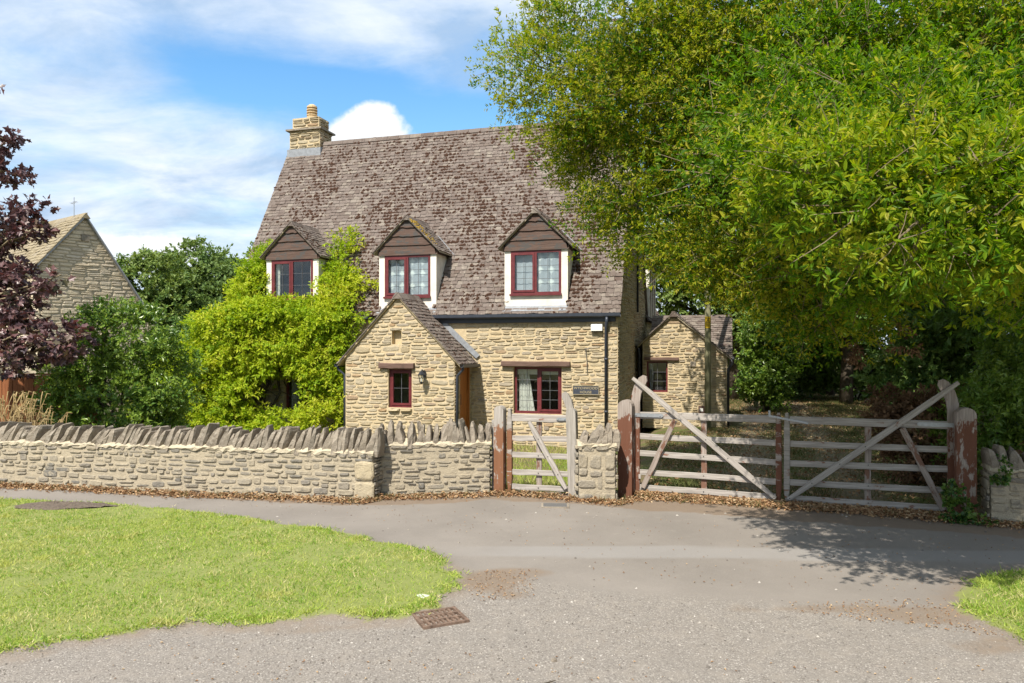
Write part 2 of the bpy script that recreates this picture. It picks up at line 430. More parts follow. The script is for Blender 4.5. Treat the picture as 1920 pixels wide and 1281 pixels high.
def np_mesh(name, V, F, rnd=None, smooth=False, attrs=None):
    """V (n,3), F list of (m,k) int arrays"""
    me = bpy.data.meshes.new(name)
    V = np.asarray(V, np.float32)
    F = [np.asarray(f, np.int32) for f in F if len(f)]
    loops = np.concatenate([f.ravel() for f in F])
    counts = np.concatenate([np.full(len(f), f.shape[1], np.int32) for f in F])
    me.vertices.add(len(V)); me.vertices.foreach_set('co', V.ravel())
    me.loops.add(len(loops)); me.loops.foreach_set('vertex_index', loops)
    me.polygons.add(len(counts))
    st = np.zeros(len(counts), np.int32); st[1:] = np.cumsum(counts)[:-1]
    me.polygons.foreach_set('loop_start', st)
    me.polygons.foreach_set('loop_total', counts)
    me.polygons.foreach_set('use_smooth', np.full(len(counts), smooth, bool))
    if rnd is not None:
        a = me.attributes.new('rnd', 'FLOAT', 'POINT'); a.data.foreach_set('value', np.asarray(rnd, np.float32))
    for k, v in (attrs or {}).items():
        a = me.attributes.new(k, 'FLOAT', 'POINT'); a.data.foreach_set('value', np.asarray(v, np.float32))
    me.update(calc_edges=True)
    return me


class MB:
    """collects solids, then becomes ONE mesh object"""
    def __init__(self):
        self.v = []; self.f = []

    def add(self, vs, fs):
        k = len(self.v)
        self.v += [tuple(x) for x in vs]
        self.f += [tuple(i + k for i in f) for f in fs]
        return self

    def box(self, x0, x1, y0, y1, z0, z1):
        return self.add([(x0, y0, z0), (x1, y0, z0), (x1, y1, z0), (x0, y1, z0), (x0, y0, z1), (x1, y0, z1), (x1, y1, z1), (x0, y1, z1)],
                        [(0, 3, 2, 1), (4, 5, 6, 7), (0, 1, 5, 4), (1, 2, 6, 5), (2, 3, 7, 6), (3, 0, 4, 7)])

    def prism(self, pts, a, b, axis='y'):
        """outline pts in two axes, extruded along the third from a to b"""
        put = {'y': lambda p, t: (p[0], t, p[1]), 'x': lambda p, t: (t, p[0], p[1]), 'z': lambda p, t: (p[0], p[1], t)}[axis]
        n = len(pts)
        fs = [tuple(range(n)), tuple(range(2 * n - 1, n - 1, -1))]
        fs += [(i, i + n, (i + 1) % n + n, (i + 1) % n) for i in range(n)]
        return self.add([put(p, a) for p in pts] + [put(p, b) for p in pts], fs)

    def tube(self, path, rad, sides=6, cap=True):
        v, f = tube(path, rad, sides, cap)
        return self.add(v, f)

    def build(self, name, mat, parent=None, smooth=False):
        me = bpy.data.meshes.new(name)
        me.from_pydata(self.v, [], self.f)
        me.validate()
        if smooth:
            me.polygons.foreach_set('use_smooth', np.ones(len(me.polygons), bool))
        import bmesh
        bm = bmesh.new(); bm.from_mesh(me)
        bmesh.ops.recalc_face_normals(bm, faces=bm.faces)
        bm.to_mesh(me); bm.free()
        return link(name, me, mat, parent)


def tube(path, rad, sides=6, cap=True):
    path = [Vector(p) for p in path]
    if not hasattr(rad, '__len__'): rad = [rad] * len(path)
    vs, fs = [], []
    for i, p in enumerate(path):
        t = (path[min(i + 1, len(path) - 1)] - path[max(i - 1, 0)]).normalized()
        a = t.orthogonal().normalized() if i == 0 else (a - t * a.dot(t)).normalized()
        b = t.cross(a)
        for k in range(sides):
            w = 2 * math.pi * k / sides
            vs.append(p + (a * math.cos(w) + b * math.sin(w)) * rad[i])
    for i in range(len(path) - 1):
        for k in range(sides):
            q = (k + 1) % sides
            fs.append((i * sides + k, i * sides + q, (i + 1) * sides + q, (i + 1) * sides + k))
    if cap:
        fs.append(tuple(range(sides - 1, -1, -1)))
        fs.append(tuple(range((len(path) - 1) * sides, len(path) * sides)))
    return vs, fs


def bar(parent, name, p0, p1, w, t, mat, wob=0.004, label=None, ends=0.0):
    """a timber from p0 to p1 (in the parent's frame), w tall, t thick, its own x axis along the grain"""
    p0, p1 = Vector(p0), Vector(p1)
    d = p1 - p0; L = d.length; d.normalize()
    y = Vector((0, 1, 0))
    if abs(d.dot(y)) > 0.95: y = Vector((1, 0, 0))
    z = d.cross(y).normalized(); y = z.cross(d).normalized()
    mb = MB(); n = 7; ch = min(w, t) * 0.12
    for i in range(n):
        x = L * i / (n - 1)
        oz, oy, k = random.uniform(-wob, wob), random.uniform(-wob, wob) * 0.5, 1 + random.uniform(-0.03, 0.03)
        hw, ht = w / 2 * k, t / 2 * k
        if i in (0, n - 1): hw -= ends * w
        ring = [(-hw + ch, -ht), (hw - ch, -ht), (hw, -ht + ch), (hw, ht - ch), (hw - ch, ht), (-hw + ch, ht), (-hw, ht - ch), (-hw, -ht + ch)]
        mb.v += [(x, b + oy, a + oz) for a, b in ring]
    for i in range(n - 1):
        for k in range(8):
            q = (k + 1) % 8
            mb.f.append((i * 8 + k, i * 8 + q, i * 8 + 8 + q, i * 8 + 8 + k))
    mb.f.append(tuple(range(8))); mb.f.append(tuple(range((n - 1) * 8, n * 8)))
    o = mb.build(name, mat, parent)
    m3 = Matrix((d, y, z)).transposed()
    o.matrix_local = Matrix.Translation(p0) @ m3.to_4x4()
    if label: o['label'] = label
    return o


def frame(o, x, z=(0, 0, 1)):
    """4x4 for a wall or roof plane: x along it, z up it, y INTO it"""
    x = Vector(x).normalized(); z = Vector(z); z = (z - x * z.dot(x)).normalized(); y = z.cross(x)
    m = Matrix((x, y, z)).transposed().to_4x4(); m.translation = Vector(o)
    return m


# ---- pieces: stones, tiles ... collected per thing, the largest as objects, the rest joined
def stone_variants(n, seed, bulge=0.78, nseg=10, rnd_=0.42):
    r = random.Random(seed); out = []
    for _ in range(n):
        ang = [2 * math.pi * (k + 0.5) / nseg for k in range(nseg)]
        rg = []
        for a in ang:
            c, s = math.cos(a), math.sin(a)
            e = rnd_ + r.uniform(-0.06, 0.06)
            x = 0.5 * math.copysign(abs(c) ** e, c) * r.uniform(0.93, 1.0)
            z = 0.5 * math.copysign(abs(s) ** e, s) * r.uniform(0.90, 1.0)
            rg.append((x, z))
        v = [(x, 0.5, z) for x, z in rg] + [(x * 0.98, -0.55 + r.uniform(-.15, .15), z * 0.97) for x, z in rg]
        tx, tz = r.uniform(-.25, .25), r.uniform(-.25, .25)
        v += [(x * (bulge + r.uniform(0, .1)), -1.0 + x * tx + z * tz + r.uniform(-.12, .12), z * bulge) for x, z in rg]
        f4 = []
        for j in range(2):
            for k in range(nseg):
                q = (k + 1) % nseg
                f4.append((j * nseg + k, j * nseg + q, (j + 1) * nseg + q, (j + 1) * nseg + k))
        tri = [(2 * nseg, 2 * nseg + k, 2 * nseg + k + 1) for k in range(1, nseg - 1)]
        out.append((np.array(v), np.array(f4), np.array(tri)))
    return out


def tile_variants(n, seed):
    r = random.Random(seed); out = []
    for _ in range(n):
        j = lambda a: r.uniform(-a, a)
        low = [(-0.5, j(.08)), (-0.17, j(.10)), (0.17, j(.10)), (0.5, j(.08))]
        # y: 0 = on the roof, -1 = top face; tail thick and proud, head tucked under
        v = [(x, -1 + j(.2), z) for x, z in low] + [(0.49, -0.15, 1.0), (-0.49, -0.15, 1.0)]
        v += [(x, 0.1, z + .03) for x, z in low] + [(0.49, 0.3, 1.0), (-0.49, 0.3, 1.0)]
        f4 = [(0, 6, 7, 1), (1, 7, 8, 2), (2, 8, 9, 3), (3, 9, 10, 4), (5, 11, 6, 0)]
        tri = [(0, 1, 5), (1, 2, 5), (2, 4, 5), (2, 3, 4)]
        out.append((np.array(v), np.array(f4), np.array(tri)))
    return out


def lump_variants(n, seed):
    r = random.Random(seed); out = []
    for _ in range(n):
        v = [(0, -1, 0)]
        for k in range(5):
            a = k * 1.2566; s = r.uniform(.45, .75); v.append((math.cos(a) * s, -.75 + r.uniform(-.2, .2), math.sin(a) * s))
        for k in range(5):
            a = k * 1.2566 + .63; s = r.uniform(.8, 1.15); v.append((math.cos(a) * s, .1, math.sin(a) * s))
        t = []
        for k in range(5):
            q = (k + 1) % 5
            t += [(0, 1 + k, 1 + q), (1 + k, 6 + k, 1 + q), (1 + q, 6 + k, 6 + q)]
        out.append((np.array(v), np.zeros((0, 4), int), np.array(t)))
    return out


def coping_variants(n, seed):
    """upright slabs of stone set on edge, rough all round; unit size, base at z 0"""
    r = random.Random(seed); out = []
    for _ in range(n):
        sh = r.choice([(0.55, 0.0), (0.75, 0.12), (0.35, -0.15), (0.6, 0.2), (0.85, 0.0)])
        levels = [(-0.08, 1.0), (0.35, 1.0), (0.62, 0.88), (0.86, (0.6 + sh[0]) / 2), (1.0, sh[0] * 0.45)]
        v = []
        for z, k in levels:
            for a in range(8):
                w = 2 * math.pi * (a + .5) / 8
                c, s = math.cos(w), math.sin(w)
                x = 0.5 * math.copysign(abs(c) ** .5, c) * k * r.uniform(.80, 1.08) + sh[1] * z * .7
                y = 0.5 * math.copysign(abs(s) ** .4, s) * (0.6 + .4 * k) * r.uniform(.88, 1.04)
                v.append((x, y, z * r.uniform(.95, 1.03)))
        f4 = [(j * 8 + k, j * 8 + (k + 1) % 8, j * 8 + 8 + (k + 1) % 8, j * 8 + 8 + k) for j in range(4) for k in range(8)]
        tri = [(32, 32 + k, 33 + k) for k in range(1, 7)]
        out.append((np.array(v), np.array(f4), np.array(tri)))
    return out


STONES = stone_variants(20, 3)
ROUND_STONES = stone_variants(24, 8, .74, 10, .60)
TILES = tile_variants(10, 4)
LUMPS = lump_variants(6, 5)
COPINGS = coping_variants(16, 6)
_VM = {}


def joined(variants, mats, idx, mat, name, parent, smooth=False):
    Vs, F4, F3, rn = [], [], [], []; k = 0
    for m_, i in zip(mats, idx):
        v, f4, f3 = variants[i]
        m_ = np.asarray(m_)
        Vs.append(v @ m_[:3, :3].T + m_[:3, 3]); F4.append(f4 + k); F3.append(f3 + k)
        rn.append(np.full(len(v), random.random())); k += len(v)
    if not Vs: return None
    me = np_mesh(name, np.concatenate(Vs), [np.concatenate(F4), np.concatenate(F3)], np.concatenate(rn), smooth)
    o = link(name, me, mat, parent)
    o['kind'] = 'stuff'
    return o


def piece_obj(variants, key, i, mat, name, parent, m4):
    kk = (key, i, mat.name)
    if kk not in _VM:
        v, f4, f3 = variants[i]
        _VM[kk] = np_mesh(name, v, [f4, f3])
        _VM[kk].materials.append(mat)
    o = bpy.data.objects.new(name, _VM[kk])
    COL.objects.link(o)
    o.parent = parent
    o.matrix_local = Matrix(m4)
    return o


class Pool:
    """all pieces of one kind on one thing"""
    def __init__(self, variants, key, mat, name, plural):
        self.p = []; self.variants = variants; self.key = key; self.mat = mat; self.name = name; self.plural = plural

    def add(self, parent, m4, score):
        self.p.append((score, parent, np.array(m4), random.randrange(len(self.variants))))

    def finish(self, limit=300):
        self.p.sort(key=lambda q: -q[0])
        rest = {}
        for k, (sc_, par, m4, i) in enumerate(self.p):
            if k < limit and sc_ > 0:
                piece_obj(self.variants, self.key, i, self.mat, self.name, par, m4)
            else:
                rest.setdefault(par.name, (par, [], []))
                rest[par.name][1].append(m4); rest[par.name][2].append(i)
        for par, ms, ids in rest.values():
            joined(self.variants, ms, ids, self.mat, self.plural, par)


def rubble(pool, parent, fr, span, z0, z1, rh=(0.05, 0.13), sw=(0.12, 0.38), depth=(0.010, 0.026), gap=0.010, openings=(), score=None, big=0.08, wave=0.022, rough=0.10):
    """coursed rubble: span(z) gives (s0, s1) of the wall at height z"""
    fr = np.array(fr); z = z0
    while z < z1 - 0.03:
        h = random.uniform(*rh)
        if random.random() < big: h *= 1.5
        if z + h > z1: h = z1 - z
        zm = z + h / 2
        a, b = span(zm)
        parts = [(a, b)]
        for (x0, x1, o0, o1) in openings:
            ov = min(z + h, o1) - max(z, o0)
            if ov > 0.3 * h:
                nw = []
                for (p, q) in parts:
                    if x1 <= p or x0 >= q: nw.append((p, q)); continue
                    if x0 - p > 0.04: nw.append((p, x0))
                    if q - x1 > 0.04: nw.append((x1, q))
                parts = nw
        for (p, q) in parts:
            s = p
            while s < q - 0.03:
                w = random.uniform(*sw) * (0.75 + h / (rh[0] + rh[1]) * 0.5)
                if q - (s + w) < sw[0] * 0.7: w = q - s
                cells = [(z, h)]
                if h > 0.75 * rh[1] and random.random() < 0.45:
                    k = random.uniform(.4, .6); cells = [(z, h * k), (z + h * k, h * (1 - k))]
                for (zz, hh) in cells:
                    sz = hh * random.uniform(0.84 - rough, 1.0 + rough * .4) - gap
                    sx = w * (1 - rough * random.uniform(0, .5)) - gap * random.uniform(.6, 1.6)
                    if sz < 0.015 or sx < 0.03: continue
                    dd = random.uniform(*depth)
                    wv = wave * math.sin(3.1 * (s + w / 2) + z * 9) + random.uniform(-.4, .4) * (gap + rough * .04)
                    m = Matrix.Translation((s + w / 2, 0, zz + hh / 2 + wv)) @ Matrix.Rotation(random.gauss(0, 0.03), 4, 'Y') @ Matrix.Diagonal((sx, dd, sz, 1))
                    m4 = fr @ np.array(m)
                    pool.add(parent, m4, (score(s + w / 2, zz) if score else 1.0) * sx * sz)
                s += w
        z += h


def tiling(pool, parent, fr, width, length, exposure=0.11, tw=(0.14, 0.20), thick=0.022, cut=None, score=None, u0=None, u1=None):
    """courses of tiles; plane x = along the eave, z = up the slope, y into the roof"""
    fr = np.array(fr)
    rows = int(length / exposure + 0.5); ex = length / rows
    for r_ in range(rows):
        z = r_ * ex
        a = u0(z) if u0 else 0.0
        b = u1(z) if u1 else width
        s = a - random.uniform(0, tw[0] * .6)
        while s < b - 0.02:
            w = random.uniform(*tw)
            lo, hi = max(s, a - .01), min(s + w, b + .01)
            s += w
            if hi - lo < 0.03: continue
            mid = (lo + hi) / 2
            if cut and cut(mid, z + ex / 2): continue
            m = Matrix.Translation((mid, random.uniform(-.004, .002), z + random.uniform(-.006, .006))) @ Matrix.Rotation(random.gauss(0, .012), 4, 'Y') @ Matrix.Diagonal((hi - lo - .006, thick * random.uniform(.75, 1.3), ex * 1.5, 1))
            pool.add(parent, fr @ np.array(m), (score(mid, z) if score else 1.0) * (hi - lo))


def panel(mb, fr, x0, x1, z0, z1, holes, depth):
    """flat wall face (y=0 of the frame) with rectangular openings and their reveals"""
    fr = Matrix(fr)
    xs = sorted({x0, x1, *[h[0] for h in holes], *[h[1] for h in holes]})
    zs = sorted({z0, z1, *[h[2] for h in holes], *[h[3] for h in holes]})
    xs = [x for x in xs if x0 <= x <= x1]; zs = [z for z in zs if z0 <= z <= z1]
    for i in range(len(xs) - 1):
        for j in range(len(zs) - 1):
            cx_, cz_ = (xs[i] + xs[i + 1]) / 2, (zs[j] + zs[j + 1]) / 2
            if any(h[0] < cx_ < h[1] and h[2] < cz_ < h[3] for h in holes): continue
            mb.add([fr @ Vector(q) for q in ((xs[i], 0, zs[j]), (xs[i + 1], 0, zs[j]), (xs[i + 1], 0, zs[j + 1]), (xs[i], 0, zs[j + 1]))], [(0, 1, 2, 3)])
    for (a, b, c, e) in holes:
        P = [fr @ Vector(q) for q in ((a, 0, c), (b, 0, c), (b, 0, e), (a, 0, e), (a, depth, c), (b, depth, c), (b, depth, e), (a, depth, e))]
        mb.add(P, [(0, 1, 5, 4), (1, 2, 6, 5), (2, 3, 7, 6), (3, 0, 4, 7)])


# ------------------------------------------------------------------ foliage
T4 = np.array([(0, 0, 0), (0.5, 0.42, 0.10), (0, 1, 0.0), (-0.5, 0.42, 0.10)])
T4F = np.array([(0, 1, 2), (0, 2, 3)])
T6 = np.array([(0, 0, 0), (0.42, 0.28, 0.07), (0.40, 0.68, 0.07), (0, 1, -0.05), (-0.40, 0.68, 0.07), (-0.42, 0.28, 0.07)])
T6Q = np.array([(0, 1, 2, 3), (0, 3, 4, 5)])
# a five-pointed maple leaf, folded along its midrib
TM = np.array([(0, 0, 0), (.34, .05, .06), (.24, .28, .04), (.55, .50, .10), (.22, .60, .03), (0, 1, -.08), (-.22, .60, .03), (-.55, .50, .10), (-.24, .28, .04), (-.34, .05, .06)])
TMF = np.array([(0, 1, 2), (0, 2, 5), (2, 3, 4), (2, 4, 5), (0, 8, 9), (0, 5, 8), (8, 6, 7), (8, 5, 6)])


T3 = np.array([(-0.5, 0, 0), (0.5, 0, 0), (0, 1, 0.12)])
T3F = np.array([(0, 1, 2)])


def unit(a):
    return a / np.maximum(np.linalg.norm(a, axis=1, keepdims=True), 1e-9)


def leaves_arrays(P, D, N, L, Wd, rnd, tpl=T4, tf=T4F):
    D = unit(D); N = unit(N - D * (N * D).sum(1, keepdims=True)); S = np.cross(D, N)
    V = P[:, None, :] + S[:, None, :] * (tpl[None, :, 0:1] * Wd[:, None, None]) + D[:, None, :] * (tpl[None, :, 1:2] * L[:, None, None]) + N[:, None, :] * (tpl[None, :, 2:3] * L[:, None, None])
    k = len(tpl)
    F = (tf[None] + (np.arange(len(P)) * k)[:, None, None]).reshape(-1, tf.shape[1])
    return V.reshape(-1, 3), F, np.repeat(rnd, k)


def crown_points(lobes, n_clump, spc, lps, leaf, clump_r, sprig=0.12, flat=0.6, shell=(0.55, 1.0), out=0.7, up=0.25, droop=0.0, keep=None, bias=None, norm_up=0.6):
    """leaf bases, directions, normals for leaves on sprigs gathered in clumps over the lobes of a crown"""
    lobes = np.asarray(lobes, float)
    C, Rr = lobes[:, :3], lobes[:, 3:6]
    wt = lobes[:, 6] if lobes.shape[1] > 6 else np.ones(len(lobes))
    pr = (Rr[:, 0] * Rr[:, 2] + Rr[:, 0] * Rr[:, 1] + Rr[:, 1] * Rr[:, 2]) * wt; pr /= pr.sum()
    m = int(n_clump * 1.9)
    li = rng.choice(len(lobes), m, p=pr)
    dd = unit(rng.normal(size=(m, 3)) + (np.array(bias) if bias is not None else 0))
    rho = rng.uniform(shell[0], shell[1], (m, 1)) ** 0.8
    cc = C[li] + dd * rho * Rr[li]
    q = np.linalg.norm((cc[:, None, :] - C[None]) / Rr[None], axis=2)
    q[np.arange(m), li] = 9
    ok = q.min(1) > 0.60
    if keep is not None: ok &= keep(cc)
    cc, dd, li = cc[ok][:n_clump], dd[ok][:n_clump], li[ok][:n_clump]
    o = unit(dd / Rr[li])
    n = len(cc)
    cr = clump_r * rng.uniform(.55, 1.35, n)
    crnd = rng.uniform(0, 1, n)
    ci = np.repeat(np.arange(n), spc)
    off = np.clip(rng.normal(size=(len(ci), 3)), -1.7, 1.7) * cr[ci][:, None] * np.array([.62, .62, .62 * flat])
    sp = cc[ci] + off
    sd = unit(o[ci] * out + off / cr[ci][:, None] * .5 + rng.normal(size=sp.shape) * .45 + np.array([0, 0, up - droop]))
    if keep is not None:
        k2 = keep(sp); sp, sd, ci = sp[k2], sd[k2], ci[k2]
    si = np.repeat(np.arange(len(sp)), lps)
    t = rng.uniform(0, 1, len(si))
    ph = rng.uniform(0, 2 * np.pi, len(si))
    a = np.cross(sd, np.array([.31, .17, .93])); a = unit(a); b = np.cross(sd, a)
    rad = a[si] * np.cos(ph)[:, None] + b[si] * np.sin(ph)[:, None]
    P = sp[si] + sd[si] * (t * sprig)[:, None] + rad * .006
    D = unit(sd[si] * rng.uniform(.35, .95, (len(si), 1)) + rad * .85 + np.array([0, 0, -droop * .6]))
    N = unit(np.array([0, 0, norm_up]) + o[ci][si] * .60 + rng.normal(size=P.shape) * .45)
    L = leaf * rng.uniform(.65, 1.25, len(si))
    drift = .16 * vnoise(P[:, [0, 2]], .55, 93) + .12 * vnoise(P[:, [0, 2]], 1.6, 94)
    rn = np.clip(drift + .55 * crnd[ci][si] + .45 * rng.uniform(0, 1, len(si)), 0, .999)
    return dict(P=P, D=D, N=N, L=L, rnd=rn, sp=sp, sd=sd, cc=cc, li=li)


def crown(name, mat, parent, lobes, n_clump, spc, lps, leaf, wr, clump_r, tpl='4', kind='stuff', **kw):
    c = crown_points(lobes, n_clump, spc, lps, leaf, clump_r, **kw)
    t, f = {'4': (T4, T4F), '6': (T6, T6Q), 'm': (TM, TMF)}[tpl]
    V, F, rn = leaves_arrays(c['P'], c['D'], c['N'], c['L'], c['L'] * wr, c['rnd'], t, f)
    o = link(name, np_mesh(name, V, [F], rn), mat, parent)
    if kind: o['kind'] = kind
    return o, c


def limb(mb, a, b, r0, r1, n=5, wig=0.12, sides=6, sag=0.0):
    a, b = Vector(a), Vector(b); L = (b - a).length
    pts = []
    for i in range(n + 1):
        t = i / n
        k = math.sin(math.pi * t) * wig * L
        pts.append(a.lerp(b, t) + Vector((random.uniform(-k, k), random.uniform(-k, k), random.uniform(-k, k) * .6 - sag * L * 4 * t * (1 - t))))
    mb.tube(pts, [r0 + (r1 - r0) * i / n for i in range(n + 1)], sides)


# ------------------------------------------------------------------ ground, lane, verge
def on_ground(px, py, z=0.0):
    """where a sight line of the photograph (pixel of the 1920 px frame) meets the ground"""
    Y = 1400.0 * (CAM_H - z) / (py - 655.0)
    return ((px - 960.0) / 1400.0 * Y, Y)


def poly(pts): return np.array([on_ground(*q) for q in pts])


VERGE = poly([(-900, 912), (-300, 925), (0, 936), (180, 944), (400, 964), (600, 993), (780, 1030), (850, 1062), (866, 1085), (850, 1110), (800, 1142), (740, 1164), (600, 1152), (500, 1166), (380, 1170), (250, 1194), (100, 1216), (0, 1230), (-500, 1310)])
VERGE_R = poly([(1806, 1130), (1840, 1085), (1920, 1070), (2300, 1056), (2600, 1300), (2100, 1262), (1920, 1208), (1850, 1176), (1815, 1152)])
TOP = poly([(-900, 893), (-200, 906), (0, 914), (300, 930), (600, 946), (760, 948), (920, 938), (1080, 946), (1160, 952), (1300, 962), (1500, 978), (1700, 994), (1850, 1004), (1920, 1012), (2200, 1045)])
BOT = poly([(-900, 900), (0, 940), (400, 968), (780, 1034), (870, 1066), (960, 1082), (1100, 1095), (1300, 1112), (1500, 1130), (1650, 1140), (1800, 1120), (1840, 1085), (2300, 1052)])
PATCH_T = poly([(760, 1024), (1000, 1023), (1400, 1026), (1920, 1032), (2200, 1036)])
PATCH_B = poly([(760, 1040), (1000, 1045), (1400, 1049), (1920, 1055), (2200, 1060)])


def inside(pg, P):
    x, y = P[:, 0], P[:, 1]; r = np.zeros(len(P), bool); n = len(pg)
    for i in range(n):
        x0, y0 = pg[i]; x1, y1 = pg[(i + 1) % n]
        c = ((y0 > y) != (y1 > y)) & (x < (x1 - x0) * (y - y0) / ((y1 - y0) if y1 != y0 else 1e-9) + x0)
        r ^= c
    return r


def sdist(pg, P):
    """signed distance, positive inside"""
    best = np.full(len(P), 1e9); n = len(pg)
    for i in range(n):
        a, b = pg[i], pg[(i + 1) % n]; ab = b - a
        t = np.clip(((P - a) @ ab) / (ab @ ab + 1e-12), 0, 1)
        best = np.minimum(best, np.linalg.norm(P - a - t[:, None] * ab, axis=1))
    return np.where(inside(pg, P), best, -best)


def interp_line(pl, x):
    o = np.argsort(pl[:, 0]); return np.interp(x, pl[o, 0], pl[o, 1])


def vnoise(P, s, seed=0):
    """cheap smooth value noise for outlines and heights"""
    r = np.random.default_rng(100 + seed); tab = r.uniform(-1, 1, (64, 64))
    q = P * s; i = np.floor(q).astype(int); f = q - i; f = f * f * (3 - 2 * f)
    g = lambda a, b: tab[(i[:, 0] + a) % 64, (i[:, 1] + b) % 64]
    return (g(0, 0) * (1 - f[:, 0]) + g(1, 0) * f[:, 0]) * (1 - f[:, 1]) + (g(0, 1) * (1 - f[:, 0]) + g(1, 1) * f[:, 0]) * f[:, 1]


def smoothstep(x, a, b):
    t = np.clip((x - a) / (b - a), 0, 1); return t * t * (3 - 2 * t)


gx = np.arange(-13.0, 11.01, 0.085); gy = np.arange(0.8, 12.4, 0.075)
GX, GY = np.meshgrid(gx, gy)
P2 = np.stack([GX.ravel(), GY.ravel()], 1)
sv = sdist(VERGE, P2) + vnoise(P2, 2.5, 1) * .09 + vnoise(P2, 9, 2) * .06
sr = sdist(VERGE_R, P2) + vnoise(P2, 2.5, 3) * .08 + vnoise(P2, 9, 2) * .04
top = interp_line(TOP, P2[:, 0]); bot = interp_line(BOT, P2[:, 0])
dt = P2[:, 1] - top + vnoise(P2, 3, 4) * .06 + vnoise(P2, 12, 5) * .03        # >0: beyond the path, at the wall's foot
db = bot - P2[:, 1] + vnoise(P2, 1.6, 6) * .10 + vnoise(P2, 8, 7) * .05       # >0: nearer than the path: gravel
w_turf = np.maximum(smoothstep(sv, -.22, .24), smoothstep(sr, -.22, .24))
w_gravel = smoothstep(db, -.35, .55)
w_soil = np.maximum(smoothstep(dt, -.03, .05), 0)
w_soil = np.maximum(w_soil, .62 * smoothstep(sv, -.55, .10) * smoothstep(db, -.3, .1))
w_soil = np.maximum(w_soil, .62 * smoothstep(sr, -.5, .05))
# bare earth between the drain and the path, and a drift of dirt along the edge of the gravel
def blob(px, py, rx, ry, k=1.0):
    c = np.array(on_ground(px, py)); q = (P2 - c) / np.array([rx, ry])
    return k * smoothstep(1.25 - np.linalg.norm(q, axis=1) + vnoise(P2, 4, 9) * .35, 0, .7)
for b_ in ((925, 1095, .36, .42, .8), (975, 1075, .35, .16, .62), (1540, 1142, .75, .13, .62), (1730, 1155, .55, .22, .68), (1880, 1215, .5, .18, .6), (500, 1176, 1.2, .14, .5)):
    w_soil = np.maximum(w_soil, blob(*b_))
pt, pb = interp_line(PATCH_T, P2[:, 0]), interp_line(PATCH_B, P2[:, 0])
w_patch = smoothstep(np.minimum(pt - P2[:, 1], P2[:, 1] - pb), -.01, .02) * smoothstep(P2[:, 0] + vnoise(P2, 2, 8) * .2, -1.0, 0.3)
GZ = vnoise(P2, .6, 11) * .012 + vnoise(P2, 3, 12) * .004 + w_turf * .03
ny, nx = GX.shape
idx = np.arange(ny * nx).reshape(ny, nx)
Q = np.stack([idx[:-1, :-1], idx[:-1, 1:], idx[1:, 1:], idx[1:, :-1]], -1).reshape(-1, 4)
qc = P2[Q].mean(1)
cls = np.where(w_turf[Q].mean(1) > .5, 2, np.where(dt[Q].mean(1) > .0, 3, np.where(w_gravel[Q].mean(1) > .5, 1, 0)))
far = dt[Q].mean(1) > 0.75
V3 = np.concatenate([P2, GZ[:, None]], 1)


def surface(name, sel):
    q = Q[sel]; used, inv = np.unique(q, return_inverse=True)
    me = np_mesh(name, V3[used], [inv.reshape(q.shape)], None, True, dict(w_turf=w_turf[used], w_gravel=w_gravel[used], w_soil=w_soil[used], w_patch=w_patch[used]))
    return meta(link(name, me, M['lane']), kind='structure')


surface('path', (cls == 0) & ~far)
surface('gravel_road', (cls == 1) & ~far)
surface('grass_verge', (cls == 2) & (qc[:, 0] < 1) & ~far)
surface('grass_verge', (cls == 2) & (qc[:, 0] >= 1) & ~far)
surface('verge_strip', (cls == 3) & ~far)


def garden_z(P):
    """the house stands a little lower than the lane"""
    return -0.03 - 0.24 * smoothstep(P[:, 1] + .28 * P[:, 0], 11.2, 14.0) * (1 - smoothstep(P[:, 0] - .29 * (P[:, 1] - 17), 2.4, 3.6)) + vnoise(P, .8, 21) * .02


axx = np.concatenate([[-700, -300, -120, -60], np.arange(-40, 40.1, .5), [60, 120, 300, 700]])
ayy = np.concatenate([[-300, -60, -15], np.arange(-3, 45, .4), [60, 100, 200, 400, 900]])
AX, AY = np.meshgrid(axx, ayy); PA = np.stack([AX.ravel(), AY.ravel()], 1)
zz = garden_z(PA)
zz = np.where((PA[:, 0] > -13.4) & (PA[:, 0] < 11.4) & (PA[:, 1] < 10.6), -.06, zz)
ia = np.arange(AX.size).reshape(AX.shape)
QA = np.stack([ia[:-1, :-1], ia[:-1, 1:], ia[1:, 1:], ia[1:, :-1]], -1).reshape(-1, 4)
# two wheel tracks of the drive beyond the field gate
dv = PA[:, 0] - (3.9 + .33 * (PA[:, 1] - 10))
wd = np.maximum(np.exp(-((dv - .75) / .45) ** 2), np.exp(-((dv + .75) / .45) ** 2)) * (PA[:, 1] > 8.5) * .8
meta(link('ground', np_mesh('ground', np.concatenate([PA, zz[:, None]], 1), [QA], None, True, dict(w_drive=wd)), M['ground']), kind='structure')

# ------------------------------------------------------------------ the cottage
ANG = math.atan2(-0.2805, 0.9599)
HOUSE = empty('cottage', (-7.5, 19.94, 0), ANG, 'honey stone cottage with steep mossy tiled roof, three dormers and a gabled porch', 'house')
HW, HD, EAVE_Z, RIDGE_Y, RIDGE_Z, BASE = 10.33, 5.9, 2.83, 2.95, 8.2, -0.35
SLOPE = (RIDGE_Z - EAVE_Z) / (RIDGE_Y + .12)
roof_y = lambda z: -.12 + (z - EAVE_Z) / SLOPE
hs = Pool(ROUND_STONES, 'round', M['stone'], 'stone', 'small_stones')
ht = Pool(TILES, 'tile', M['tile'], 'tile', 'small_tiles')

